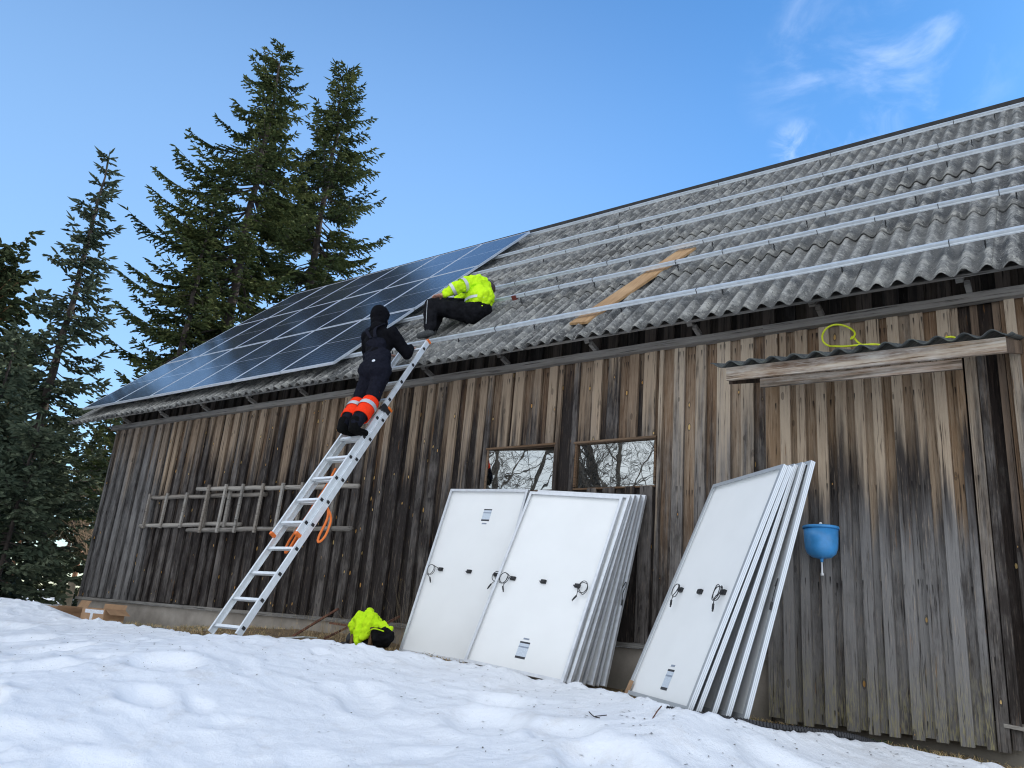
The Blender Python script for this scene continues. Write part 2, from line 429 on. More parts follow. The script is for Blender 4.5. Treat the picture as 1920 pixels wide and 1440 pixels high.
def board(mb, x0, x1, y0, y1, z0, z1, cuts=(), tone=None):
    """one vertical board, with slightly uneven ends, cut out around openings"""
    mb.col = rc()
    if tone is not None: mb.col = (mb.col[0], mb.col[1], tone[0]+(tone[1]-tone[0])*mb.col[2], 1)
    segs = [(z0, z1)]
    for (a, b, c, d) in cuts:
        if x1 > a+.012 and x0 < b-.012:
            segs = [(z0, c), (d, z1)]
    dx = RN.uniform(-.004, .004)
    for a, b in segs:
        if b-a < .02: continue
        mb.add([(x0,y0,a),(x1,y0,a),(x1,y1,a),(x0,y1,a),(x0+dx,y0,b),(x1+dx,y0,b),(x1+dx,y1,b),(x0+dx,y1,b)],
               [(0,3,2,1),(4,5,6,7),(0,1,5,4),(1,2,6,5),(2,3,7,6),(3,0,4,7)])

def boards(mb, xa, xb, z0, z1, yb, pitch, wtop, cuts=(), jit=.018, z1under=None):
    x = xa; k = 0
    while x < xb - .03:
        p = pitch*RN.uniform(.86, 1.16)
        x2 = min(x+p, xb)
        for c in cuts:
            for e in c[:2]:
                if x+.001 < e < x2+.07 and e > x+.05: x2 = e
        # under board
        yo = yb + RN.uniform(-.004, .004)
        ux0, ux1 = x-.03, (x2+.03 if x2 < xb else xb)
        for c in cuts:
            if abs(x2-c[0]) < .002: ux1 = c[0]
            if abs(x-c[1]) < .002: ux0 = c[1]
            if abs(x-c[0]) < .002: ux0 = c[0]+.001
            if abs(x2-c[1]) < .002: ux1 = c[1]-.001
        board(mb, ux0, ux1, yo-.012-.004*(k % 2), yo+.012, z0+RN.uniform(-.01, .005), z1, cuts, (.0, .5))
        # over board
        w = wtop*RN.uniform(.8, 1.2)
        cx = x + RN.uniform(-.012, .012)
        bx0 = max(cx-w/2, xa); bx1 = min(cx+w/2, xb)
        for c in cuts:      # keep over-boards off the window edges
            if bx0 < c[0] < bx1: bx1 = c[0]-.002
            if bx0 < c[1] < bx1: bx0 = c[1]+.002
        if bx1-bx0 > .03:
            board(mb, bx0, bx1, yo-.052-RN.uniform(0, .008), yo-.024, z0+RN.uniform(-jit, .012), z1-RN.uniform(0, .01), cuts, (.4, 1.0))
        x = x2; k += 1

mb = MB()
CUT = [(W1[0], W1[1], W1[2], W1[3]), (W2[0], W2[1], W2[2], W2[3])]
mb = MB(); boards(mb, -13.64, -11.9, .035, 2.83, 0, .225, .115); mb.build('wall', M_WALLLEFT, barn)
mb = MB(); boards(mb, -11.9, -3.40, .035, 2.83, 0, .215, .11, CUT); mb.build('wall', M_WALL, barn)
mb = MB(); boards(mb, -3.40, -2.22, .035, 2.83, 0, .20, .11); boards(mb, -2.22, -.80, 2.2, 2.83, 0, .19, .10); boards(mb, -.475, XR, -.30, 2.83, 0, .19, .11)
mb.build('wall', M_WALLR, barn)
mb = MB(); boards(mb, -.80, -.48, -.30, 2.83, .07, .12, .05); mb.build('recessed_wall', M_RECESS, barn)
# dark recess boards between the rail and the roof, gables, back wall
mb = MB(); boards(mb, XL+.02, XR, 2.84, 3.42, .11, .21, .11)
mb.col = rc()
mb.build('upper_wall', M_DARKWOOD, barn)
for xg, sx in ((XL, -1), (XR, 1)):
    mb = MB()
    n = 44
    for i in range(n):
        y0 = .03 + (2*RIDGE_Y+0-.06)*i/n; y1 = .03 + (2*RIDGE_Y-.06)*(i+1)/n
        def top(y): return ZE + (YE + (y if y < RIDGE_Y else 2*RIDGE_Y-y))*math.tan(A) - .09
        o = .012 if i % 2 else 0
        mb.col = rc()
        za, zb = top(y0), top(y1)
        xa, xb = (xg-.02-o, xg+.02) if sx < 0 else (xg-.02, xg+.02+o)
        mb.add([(xa,y0,0),(xb,y0,0),(xb,y1,0),(xa,y1,0),(xa,y0,za),(xb,y0,za),(xb,y1,zb),(xa,y1,zb)],
               [(0,3,2,1),(4,5,6,7),(0,1,5,4),(1,2,6,5),(2,3,7,6),(3,0,4,7)])
    mb.build('gable_wall', M_WALLLEFT, barn)
mb = MB(); mb.box((XL+.03, 2*RIDGE_Y-.04, 0), (XR-.03, 2*RIDGE_Y, 2.8)); mb.build('back_wall', M_WALLLEFT, barn)
# top rail, sill
mb = MB(); mb.col = rc()
xs = XL-.05
while xs < XR:
    x2 = min(xs + RN.uniform(3.0, 4.5), XR+.05); mb.col = rc()
    n = 8; h = .075
    pts = [(xs + (x2-xs)*i/n, -.085+RN.uniform(-.004, .004), 2.835+RN.uniform(-.006, .006)) for i in range(n+1)]
    for i in range(n):
        mb.beam(pts[i], pts[i+1], .075, h)
    xs = x2
mb.build('top_rail', M_TRIM, barn)
mb = MB(); mb.col = rc(); mb.box((XL-.03, -.075, -.012), (-2.33, .03, .03)); mb.build('sill_board', M_TRIM, barn)
# plinth
mb = MB(); mb.box((XL+.01, -.035, -1.1), (-2.34, .25, -.013)); mb.box((-2.34, .0, -1.1), (-.83, .25, -.43)); mb.box((-.83, .0, -1.1), (XR-.02, .25, -.285))
mb.box((-2.34, .03, -.43), (-.82, .25, 2.2)); mb.mi = 0
mb.build('plinth', M_CONC, barn)
# rafters ends / lookouts
for i in range(17):
    x = .39 - 1.135*i
    if x < XL: break
    mb = MB(); mb.col = rc()
    p = RP(x, .30, -.13); q = RP(x, 1.6, -.11); mb.beam(p, q, .055, .11, up=(0, -SA, CA))
    mb.beam((x+.05, -.09, 2.885), (x+.05, -.22, 2.925), .04, .045)
    mb.build('rafter', M_TRIM, barn)
# eave batten and fascia under the sheets, other battens
mb = MB(); mb.col = rc(); xx = -14.3
while xx < 4.3:
    x2 = min(xx+3.6, 4.3); mb.col = rc(); mb.obox(RP((xx+x2)/2, .10, -.045), ((x2-xx)/2, 0, 0), (0, CA*.045, SA*.045), (0, -SA*.012, CA*.012)); xx = x2
mb.obox(RP(-5, 3.2, -.055), (9.3, 0, 0), (0, CA*2.85, SA*2.85), (0, -SA*.006, CA*.006))
mb.build('roof_batten', M_TRIM, barn)

# corrugated roof: overlapping sheets
def sheet(mb, x0, x1, s0, s1, lift0, lift1, thick=.007, P=.152, amp=.028, ns=9, frame=RP, phase=0., rag=.006, nw=9):
    nx = max(2, int(round((x1-x0)/P*nw)))
    mb.col = rc(); vs = []; fs = []
    sag = [RN.uniform(-.004, .004) for _ in range(ns+1)]
    for side in (0, 1):
        for j in range(ns+1):
            s = s0 + (s1-s0)*j/ns
            for i in range(nx+1):
                x = x0 + (x1-x0)*i/nx
                z = amp*math.cos(2*PI*(x-phase)/P) + lift0+(lift1-lift0)*j/ns + sag[j] - side*thick
                ss = s
                if j == 0: ss += noise.noise(Vector((x*7, s0*3, 1)))*rag
                vs.append(frame(x, ss, z))
    N = (nx+1)*(ns+1)
    for j in range(ns):
        for i in range(nx):
            a = j*(nx+1)+i; fs.append((a, a+1, a+nx+2, a+nx+1)); fs.append((a+N, a+N+nx+1, a+N+nx+2, a+N+1))
    for i in range(nx):
        fs.append((i, i+N, i+N+1, i+1)); a = ns*(nx+1)+i; fs.append((a, a+1, a+N+1, a+N))
    for j in range(ns):
        a = j*(nx+1); fs.append((a, a+nx+1, a+N+nx+1, a+N)); b = a+nx; fs.append((b, b+N, b+N+nx+1, b+nx+1))
    mb.add(vs, fs)
mb = MB()
PH = -.825
courses = [(-.03, 1.60), (1.45, 3.22), (3.08, 4.72), (4.58, 6.06)]
x = -14.3; c = 0
while x < 4.3:
    x2 = x + .152*7
    for k, (s0, s1) in enumerate(courses):
        j0 = RN.uniform(-.035, .035) if k else RN.uniform(-.02, .015)
        up = .008 if c % 2 else 0
        sheet(mb, x-.02, x2+.055, s0+j0, min(s1, TL), .010+up+RN.uniform(0, .004), -.004+up, phase=PH)
    x = x2; c += 1
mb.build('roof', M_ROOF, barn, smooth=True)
def RPB(x, s, d=0):
    p = RP(x, s, d); return Vector((p.x, 2*RIDGE_Y-p.y, p.z))
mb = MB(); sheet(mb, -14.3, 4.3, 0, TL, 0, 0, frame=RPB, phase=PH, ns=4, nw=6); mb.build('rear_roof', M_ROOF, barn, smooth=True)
mb = MB(); mb.col = rc()
mb.obox((-5, RIDGE_Y+.03, RIDGE_Z+.03), (9.4, 0, 0), (0, .03, 0), (0, 0, .075))
mb.build('ridge_cap', simple('ridge_felt', (.018, .017, .016), .8, var=.3), barn)

# windows
def glassmat():
    t = NT('window_glass'); n = t.n; tr = t.node('ShaderNodeBsdfTransparent'); tr.inputs[0].default_value = (.75, .8, .78, 1)
    gl = t.node('ShaderNodeBsdfGlossy'); gl.inputs['Roughness'].default_value = .01; gl.inputs['Color'].default_value = (.55, .57, .56, 1)
    t.put(gl.inputs['Normal'], t.bump(t.noise(t.coord(), 3, 2), .02, .05))
    mx = t.node('ShaderNodeMixShader'); mx.inputs[0].default_value = .62
    t.l.new(tr.outputs[0], mx.inputs[1]); t.l.new(gl.outputs[0], mx.inputs[2]); t.l.new(mx.outputs[0], n['Material Output'].inputs[0]); return t.m
M_GLASS = glassmat()
for i, (a, b, c0, d) in enumerate((W1, W2)):
    fr = MB(); fr.col = rc(); t_ = .03
    fr.box((a-.012, -.062, d-.016), (b+.012, .03, d+.004)); fr.col = rc()
    fr.box((a-.012, -.046, c0-.01), (b+.012, .03, c0+.006)); fr.col = rc()
    fr.box((a-.01, -.046, c0+.02), (a+.016, .03, d-.016)); fr.col = rc(); fr.box((b-.012, -.040, c0+.02), (b+.01, .03, d-.016))
    f = fr.build('window', barn_wood('window_frame_wood', 9, 0, (.19, .13, .085), (.13, .075, .04), (.06, .04, .025), (.22, .19, .15), 0, .3, axis='x'), barn)
    g = MB(); ty = .052 if i == 0 else .0; g.obox(((a+b)/2, .02 if i == 0 else -.01, (c0+d)/2), ((b-a)/2-.012, ty, 0), (0, .002, 0), (0, 0, (d-c0)/2-.012)); g.build('pane', M_GLASS, f)
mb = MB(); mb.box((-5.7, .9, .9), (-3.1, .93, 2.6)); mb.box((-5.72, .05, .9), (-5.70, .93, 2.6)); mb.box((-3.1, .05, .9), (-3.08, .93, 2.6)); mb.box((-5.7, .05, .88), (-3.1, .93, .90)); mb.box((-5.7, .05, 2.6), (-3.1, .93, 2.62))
mb.build('dark_interior_box', simple('interior_dark', (.014, .014, .015), .9), barn)  # box painted near-black as the shade inside the barn behind the panes
tag(bpy.data.objects['dark_interior_box'], 'dark interior behind the panes')
st = MB(); st.beam((-4.0, .10, 1.50), (-3.30, .10, 1.70), .012, .022); st.beam((-3.98, .13, 1.47), (-3.30, .13, 1.665), .012, .018); st.beam((-4.15, .16, 1.56), (-3.30, .16, 1.75), .012, .03)
tag(st.build('metal_strip_bundle', alu('pale_strip', (.75, .85, .87), .3, .3)), 'pale metal strips leaning behind the glass of the right window', 'metal strips')
gm = MB(); gm.lathe([(0, 1.20), (.05, 1.20), (.055, 1.55), (.05, 1.62), (.02, 1.64), (.018, 1.70), (0, 1.70)], 16, (-3.70, .24, 0)); tag(gm.build('green_bottle', simple('green_glass', (.02, .22, .09), .3), smooth=True), 'green bottle standing inside the right barn window', 'bottle')

# sliding door, proud of the wall, under the canopy
mb = MB(); x = -2.315; k = 0
while x < -.86:
    p = .155*RN.uniform(.85, 1.15); x2 = min(x+p, -.83)
    board(mb, x-.012, x2+.012, -.128-.003*(k % 2), -.10, -.44+RN.uniform(-.008, .01), 2.40, (), (.0, .45))
    w = .075*RN.uniform(.85, 1.2)
    if x > -2.28: board(mb, x-w/2, x+w/2, -.166-RN.uniform(0, .006), -.136, -.455+RN.uniform(-.012, .014), 2.40, (), (.5, 1.0))
    x = x2; k += 1
mb.col = (.3, .3, .95, 1); board(mb, -.832, -.785, -.165, -.10, -.462, 2.40)
door = mb.build('sliding_door', M_DOOR, barn)
mb = MB(); mb.col = rc(); mb.box((-2.30, -.0995, .1), (-.80, -.07, .24)); mb.build('door_ledge', M_DOOR, door, local=True); mb = MB(); mb.col = rc(); mb.box((-2.30, -.0995, 1.6), (-.80, -.07, 1.74)); mb.build('door_ledge', M_DOOR, door, local=True)
mb = MB(); mb.col = (.2, .9, .7, 1); board(mb, -.775, -.70, -.115, -.045, -.47, 2.42); mb.col = rc(); board(mb, -.69, -.63, -.085, -.045, -.45, 2.42)
mb.build('door_post', M_WALLR, barn)
mb = MB(); mb.col = rc(); mb.obox((-.40, -.075, -.33), (.33, 0, -.03), (0, .05, 0), (0, 0, .012)); mb.build('threshold_board', M_POLE, barn)

# canopy
can = MB(); can.col = rc(); can.obox((-1.353, -1.10, 2.073), (.94, 0, -.016), (0, .013, 0), (0, 0, .052))
canopy = can.build('canopy', M_CANOPY, barn)
mb = MB(); mb.col = rc(); mb.obox((-1.357, -1.072, 1.981), (.68, 0, -.013), (0, .012, 0), (0, 0, .034)); mb.build('lower_board', M_CANOPY2, canopy, local=True)
for x0_, x1_ in ((-.422, -.400), (-2.27, -2.27)):
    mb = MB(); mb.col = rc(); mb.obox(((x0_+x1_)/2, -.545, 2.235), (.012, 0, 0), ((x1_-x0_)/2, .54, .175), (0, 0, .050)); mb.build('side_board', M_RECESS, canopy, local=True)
CSL = math.atan(.325)
def CP(x, s, d=0): return Vector((x, -1.17 + s*math.cos(CSL) - d*math.sin(CSL), 2.128 - .017*(x+1.353) + s*math.sin(CSL) + d*math.cos(CSL)))
mb = MB(); sheet(mb, -2.40, -1.30, 0, 1.20, .006, .004, P=.160, amp=.021, ns=4, frame=CP, nw=12); sheet(mb, -1.37, -.37, -.01, 1.20, .016, .012, P=.160, amp=.021, ns=4, frame=CP, nw=12)
dark_roof = NT('mossy_dark_sheet'); n_ = dark_roof.noise(dark_roof.coord(), 14, 6, .7)
dark_roof.set(color=dark_roof.ramp(n_, [(.35, (.022, .024, .024)), (.55, (.07, .075, .07)), (.72, (.12, .13, .09))]), rough=.9, normal=dark_roof.bump(n_, .5, .008))
mb.build('canopy_roof', dark_roof.m, canopy, local=True, smooth=True)

# ------------------------------------------------------------------ snow and soil
CREST = [(-40, -1.0, .0), (-22, -1.6, -.02), (-14, -2.0, -.07), (-12.6, -2.0, -.09), (-11.7, -2.0, -.09), (-10.8, -2.0, -.095), (-10.2, -2.0, -.185), (-9.7, -2.0, -.24), (-9.0, -2.0, -.215), (-8.45, -2.0, -.225), (-7.9, -2.02, -.225),
 (-7.1, -2.3, -.225), (-6.45, -2.52, -.225), (-5.85, -2.5, -.175), (-5.55, -2.25, -.178), (-5.22, -2.05, -.17), (-5.0, -1.85, -.185), (-4.9, -1.62, -.197), (-4.62, -1.45, -.242), (-4.48, -1.32, -.25), (-4.29, -1.36, -.245), (-3.97, -1.42, -.262), (-3.84, -1.30, -.285), (-3.80, -1.22, -.318), (-3.58, -1.18, -.315),
 (-3.2, -1.32, -.315), (-2.88, -1.47, -.335), (-2.46, -1.85, -.325), (-2.12, -2.08, -.343), (-1.97, -1.95, -.366), (-1.74, -1.72, -.405), (-1.60, -1.42, -.415), (-1.41, -1.2, -.44), (-1.15, -1.0, -.462), (-.88, -.9, -.488), (-.67, -.82, -.512), (-.4, -.8, -.53), (.8, -.9, -.56), (4, -1.2, -.6), (30, -2, -.6)]
CR = np.array(CREST)
_xs = np.arange(-41, 31, .05); _yc = np.interp(_xs, CR[:, 0], CR[:, 1]); _zc = np.interp(_xs, CR[:, 0], CR[:, 2])
_k = np.exp(-(np.arange(-36, 37)*.05/.7)**2); _k /= _k.sum()
_ycs = np.convolve(np.pad(_yc, 36, mode='edge'), _k, 'valid'); _zcs = np.convolve(np.pad(_zc, 36, mode='edge'), _k, 'valid')
def crest_dist(X, Y):
    yc = np.interp(X, _xs, _yc); zc = np.interp(X, _xs, _zc)
    d0 = Y-yc
    t = np.clip((np.abs(d0)-.12)/.8, 0, 1); t = np.where(d0 < 0, t*t*(3-2*t), 0)
    return (1-t)*d0+t*(Y-np.interp(X, _xs, _ycs)), (1-t)*zc+t*np.interp(X, _xs, _zcs)
def vnoise(X, Y, sx, sy, seed=0, rot=0., oct=1):
    """vectorised value noise"""
    c, s = math.cos(rot), math.sin(rot)
    U = (X*c+Y*s)*sx; V = (-X*s+Y*c)*sy; out = np.zeros(X.shape); amp = 1.; tot = 0
    for o in range(oct):
        iu = np.floor(U).astype(np.int64); iv = np.floor(V).astype(np.int64); fu = U-iu; fv = V-iv
        fu = fu*fu*(3-2*fu); fv = fv*fv*(3-2*fv)
        def h(a, b):
            n = (a*374761393 + b*668265263 + (seed+o*17)*974634777) & 0x7fffffff
            n = ((n ^ (n >> 13))*1274126177) & 0x7fffffff
            return ((n ^ (n >> 16)) & 0xffff)/65535.
        r = (h(iu, iv)*(1-fu)+h(iu+1, iv)*fu)*(1-fv)+(h(iu, iv+1)*(1-fu)+h(iu+1, iv+1)*fu)*fv
        out += (r-.5)*2*amp; tot += amp; amp *= .5; U = U*2.03; V = V*2.03
    return out/tot
def zwall(X): return np.interp(X, [-14, -11, -9.5, -8.2, -7.2, -6.3, -5.2, -4, -3.3, -2.4, -.8, 4], [-.34, -.31, -.2, -.13, -.14, -.2, -.27, -.36, -.42, -.50, -.56, -.62])
def soil_z(X, Y):
    zc = np.interp(X, CR[:, 0], CR[:, 2])
    t = np.clip(-Y/1.4, 0, 1); return zwall(X)*(1-t)+(zc-.085)*t + .018*vnoise(X, Y, 3, 3, 5, oct=4)
PITS = []
rp = random.Random(11)
for (x, y, r, d, e, an) in [(-5.6, -3.35, .30, .11, 1.5, .3), (-5.1, -3.75, .20, .08, 1.5, .2), (-6.3, -3.9, .30, .10, 1.7, .5), (-5.75, -4.5, .26, .12, 1.4, .1), (-5.2, -4.6, .24, .07, 1.6, .9), (-4.2, -2.7, .26, .07, 1.9, -.5), (-3.5, -2.1, .25, .09, 1.5, 0), (-3.25, -2.55, .34, .12, 1.5, -.3), (-2.7, -2.55, .28, .10, 1.3, -.2), (-2.2, -2.9, .34, .13, 1.6, -.4), (-1.5, -2.2, .28, .08, 1.8, -.3), (-1.2, -2.9, .32, .09, 1.6, -.2), (-4.5, -4.3, .22, .06, 1.8, .4), (-3.4, -3.9, .30, .06, 1.8, .2), (-7.2, -3.4, .35, .10, 1.7, .3), (-8.4, -3.1, .3, .10, 1.7, .2), (-9.6, -2.8, .35, .08, 1.9, .1), (-7.9, -4.4, .35, .11, 1.6, .5), (-6.9, -4.9, .35, .10, 1.5, .5)]:
    PITS.append((x, y, r*.58, d*.62, e, an))
for _ in range(300):
    PITS.append((rp.uniform(-15, 1), rp.uniform(-6.3, -1.9), rp.uniform(.05, .14), rp.uniform(.006, .022), rp.uniform(1.2, 2.2), rp.uniform(-.6, .9)))
def snow_z(X, Y):
    d, zc = crest_dist(X, Y)
    # long and short undulations
    und = .010*vnoise(X, Y, .5, .9, 1, .25, 2) + .006*vnoise(X, Y, 1.5, 5.5, 2, .35, 4)
    rid = 1-np.abs(vnoise(X, Y, 1.1, 3.4, 9, .3, 3)); und += .004*(rid**3-.35); rid2 = 1-np.abs(vnoise(X, Y, 2.6, 6.5, 19, .3, 4)); und += .009*(rid2**2-.5)
    fine = .010*vnoise(X, Y, 9, 11, 3, oct=4)
    dn = np.clip(-d, 0, None)
    zf = zc - .15*dn - .026*dn*dn + und*np.clip(dn/.7, .10, 1)
    zs = zf + fine
    for (x, y, r, dp, e, an) in PITS:
        m = (np.abs(X-x) < r*3.2) & (np.abs(Y-y) < r*3.2)
        if not m.any(): continue
        xx = X[m]-x; yy = Y[m]-y; c, s = math.cos(an), math.sin(an)
        u = (xx*c+yy*s)/e; v = -xx*s+yy*c
        q = (u*u+v*v)/(r*r); 
        sh_ = 1/(1+np.exp((np.sqrt(q)-.95)*9)) if r > .13 else np.exp(-q*q*1.3)
        zs[m] += (-dp*sh_ + dp*.22*np.exp(-(np.sqrt(q)-1.35)**2*9)) * np.clip(dn[m]/.4, 0, 1)
    # towards the wall: snow edge falls away on to bare soil (east of x=-9.6), stays level further west
    dp_ = np.clip(d, 0, None)
    edge = zc + .012*vnoise(X, Y, 9, 9, 6, oct=3) - .55*dp_ - 3.0*dp_**2
    so_ = soil_z(X, Y) - .08
    west = np.clip((-9.4-X)/1.0, 0, 1)
    lev = zc*0 - .30 - .0*X
    lev = np.where(X < -13.7, -.16 + .02*np.clip(Y+2, 0, 60) + .05*vnoise(X, Y, .3, .3, 8, oct=3), -.33)
    eastz = np.maximum(edge, so_-.1)
    t = np.clip(dp_/.9, 0, 1); t = t*t*(3-2*t)
    westz = zc*(1-t)+lev*t + .5*und*np.minimum(1, dp_)
    behind = eastz*(1-west)+westz*west
    lump = .022*vnoise(X, Y, 7, 7, 12, oct=4) + .034*np.abs(vnoise(X, Y, 13, 13, 14, oct=3))
    near = np.exp(-(d/.15)**2)
    z = np.where(d > 0, behind, zs) + lump*near
    return z
def grid(xs, ys, fz):
    X, Y = np.meshgrid(xs, ys); Z = fz(X, Y); V = np.stack([X.ravel(), Y.ravel(), Z.ravel()], 1)
    nx = len(xs); i = np.arange(len(ys)-1)[:, None]*nx + np.arange(nx-1)[None, :]; i = i.ravel()
    return V, np.stack([i, i+1, i+nx+1, i+nx], 1)
V, F = grid(np.arange(-18, 3.0, .026), np.concatenate([np.arange(-6.6, -3.0, .024), np.arange(-3.0, -.45, .022), np.array([-.35, -.2])]), snow_z)
snow = np_mesh('snow_ground', V, F, M_SNOW, smooth=True); tag(snow, kind='structure')
def farz(X, Y):
    z = -.36 + .02*np.clip(Y, 0, 80) + .06*vnoise(X, Y, .12, .12, 8, oct=4)
    z = np.where(Y < -6, -2.2, z); z = np.where((Y >= -6) & (Y < -1.01) & (X > -18.5), -2.2, z)
    z = np.where((X > XL-.6) & (Y >= -1.01) & (Y < 9), -.9, z)
    r = np.hypot(X, Y); return z - .0*r
V, F = grid(np.concatenate([[-900, -400, -200], np.arange(-120, -20, 2.), np.arange(-20, 8, .5), [10, 20, 60, 200, 900]]), np.concatenate([[-900, -200, -60, -20, -10], np.arange(-7, 12, .5), np.arange(12, 100, 4.), [200, 900]]), farz)
tag(np_mesh('snow_field', V, F, M_SNOW, smooth=True), kind='structure')
V, F = grid(np.arange(-13.6, 4, .05), np.arange(-2.3, .01, .05), lambda X, Y: np.where(Y < np.interp(X, CR[:, 0], CR[:, 1])+.02, -1.6, soil_z(X, Y)) - np.clip((-9.0-X)*.2, 0, .4))
soil = np_mesh('soil_strip', V, F, M_SOIL, smooth=True); tag(soil, kind='structure')

# dry grass on the soil strip
def grass():
    g = random.Random(3); V = []; F = []; C = []
    def blade(x, y, z, L, lean, w, col):
        a = g.uniform(0, 2*PI); dx, dy = math.cos(a)*lean, math.sin(a)*lean; px, py = -math.sin(a)*w, math.cos(a)*w
        n = len(V)
        V.extend([(x-px, y-py, z), (x+px, y+py, z), (x+dx*.5*L-px*.7, y+dy*.5*L-py*.7, z+L*.55*(1-lean*.3)), (x+dx*.5*L+px*.7, y+dy*.5*L+py*.7, z+L*.55*(1-lean*.3)), (x+dx*L, y+dy*L, z+L*(1-lean*.75)), (x+dx*L+px*.2, y+dy*L+py*.2, z+L*(1-lean*.75)-.001)])
        F.extend([(n, n+1, n+3, n+2), (n+2, n+3, n+5, n+4)]); C.extend([col]*6)
    pts = []
    for _ in range(9000):
        x = g.uniform(-10.4, -4.7); yc = float(np.interp(x, CR[:, 0], CR[:, 1])); y = g.uniform(yc+.05, -.04)
        if noise.noise(Vector((x*1.6, y*2, 0))) > -.15+g.uniform(0, .3): pts.append((x, y))
    for _ in range(8500):
        x = g.uniform(-3.6, 1.5); yc = float(np.interp(x, CR[:, 0], CR[:, 1])); y = g.uniform(max(yc+.02, -1.3), -.04); pts.append((x, y))
    P = np.array(pts); Z = soil_z(P[:, 0], P[:, 1])
    for (x, y), z in zip(pts, Z):
        L = g.uniform(.03, .10); c = g.random()
        col = (.42+.20*c, .30+.15*c, .14+.08*c, 1) if g.random() < .8 else (.14, .15, .05, 1)
        blade(x, y, float(z)-.005, L, g.uniform(.5, 1.15), g.uniform(.0015, .0035), col)
    for _ in range(420):     # tall dead stalks in front of the wall near the rusty bars
        x = g.gauss(-6.75, .5); y = g.uniform(-.7, -.06); z = float(soil_z(np.array([x]), np.array([y]))[0]); c = g.random()
        blade(x, y, z, g.uniform(.12, .42), g.uniform(.1, .8), .0014, (.30+.15*c, .23+.10*c, .13+.05*c, 1))
    for _ in range(60):
        x = g.uniform(-6.4, -5.9); y = g.uniform(-.3, -.06); z = -.15
        blade(x, y, z, g.uniform(.5, 1.0), g.uniform(.05, .4), .0014, (.26, .2, .13, 1))
    t = NT('dry_grass'); t.set(color=t.attr(), rough=.9)
    tag(np_mesh('dry_grass', np.array(V), np.array(F), t.m, col=np.array(C)), 'dry yellow grass on the bare soil along the barn wall', 'grass', kind='stuff')
grass()

def debris():
    g = random.Random(12); m = MB()
    for _ in range(620):
        x = g.uniform(-9, 0); yc = float(np.interp(x, CR[:, 0], CR[:, 1])); y = yc - abs(g.gauss(0, .9))-.02
        if y < -6.2: continue
        z = float(snow_z(np.array([x]), np.array([y]))[0])+.003; a = g.uniform(0, PI); L = g.uniform(.004, .016); w = g.uniform(.0015, .005)
        c, s = math.cos(a), math.sin(a)
        m.add([(x-c*L-s*w, y-s*L+c*w, z), (x-c*L+s*w, y-s*L-c*w, z), (x+c*L+s*w, y+s*L-c*w, z+.002), (x+c*L-s*w, y+s*L+c*w, z+.002)], [(0, 1, 2, 3)])
    tag(m.build('snow_debris', simple('bark_crumbs', (.07, .045, .028), .9, var=.4)), 'brown bark crumbs and needles strewn over the snow', 'debris', kind='stuff')
debris()
# ------------------------------------------------------------------ solar panels
PW, PHH, PT = 1.038, 1.755, .035
def frame_mesh(mb):
    t = .011                                    # visible lip
    for (x0, x1, y0, y1) in ((0, PW, 0, t), (0, PW, PHH-t, PHH), (0, t, t, PHH-t), (PW-t, PW, t, PHH-t)):
        mb.mi = 0; mb.box((x0, y0, -PT), (x1, y1, 0))
    # inward flange on the back
    fl = .028
    for (x0, x1, y0, y1) in ((t, PW-t, t, fl), (t, PW-t, PHH-fl, PHH-t), (t, fl, fl, PHH-fl), (PW-fl, PW-t, fl, PHH-fl)):
        mb.box((x0, y0, -PT), (x1, y1, -PT+.002))
_fm = MB(); frame_mesh(_fm)
_tmp = _fm.build('frame', M_FRAME); FRAME_ME = _tmp.data; bpy.data.objects.remove(_tmp)
_fm = MB(); frame_mesh(_fm); _tmp = _fm.build('frame', M_RIB); FRAMER_ME = _tmp.data; bpy.data.objects.remove(_tmp)
_lm = MB(); a, b = .0112, .0112
_lm.mi = 0; _lm.add([(a, b, -.0025), (PW-a, b, -.0025), (PW-a, PHH-b, -.0025), (a, PHH-b, -.0025)], [(0, 1, 2, 3)])
_lm.mi = 1; _lm.add([(a, b, -.0075), (PW-a, b, -.0075), (PW-a, PHH-b, -.0075), (a, PHH-b, -.0075)], [(3, 2, 1, 0)])
_lm.add([(a, b, -.0025), (PW-a, b, -.0025), (PW-a, PHH-b, -.0025), (a, PHH-b, -.0025), (a, b, -.0075), (PW-a, b, -.0075), (PW-a, PHH-b, -.0075), (a, PHH-b, -.0075)], [(0, 4, 5, 1), (1, 5, 6, 2), (2, 6, 7, 3), (3, 7, 4, 0)])
_tmp = _lm.build('glass_sheet', [M_CELL, M_BACK]); GLASS_ME = _tmp.data; bpy.data.objects.remove(_tmp)
def child(name, me, parent):
    o = bpy.data.objects.new(name, me); COL.objects.link(o); o.parent = parent; return o

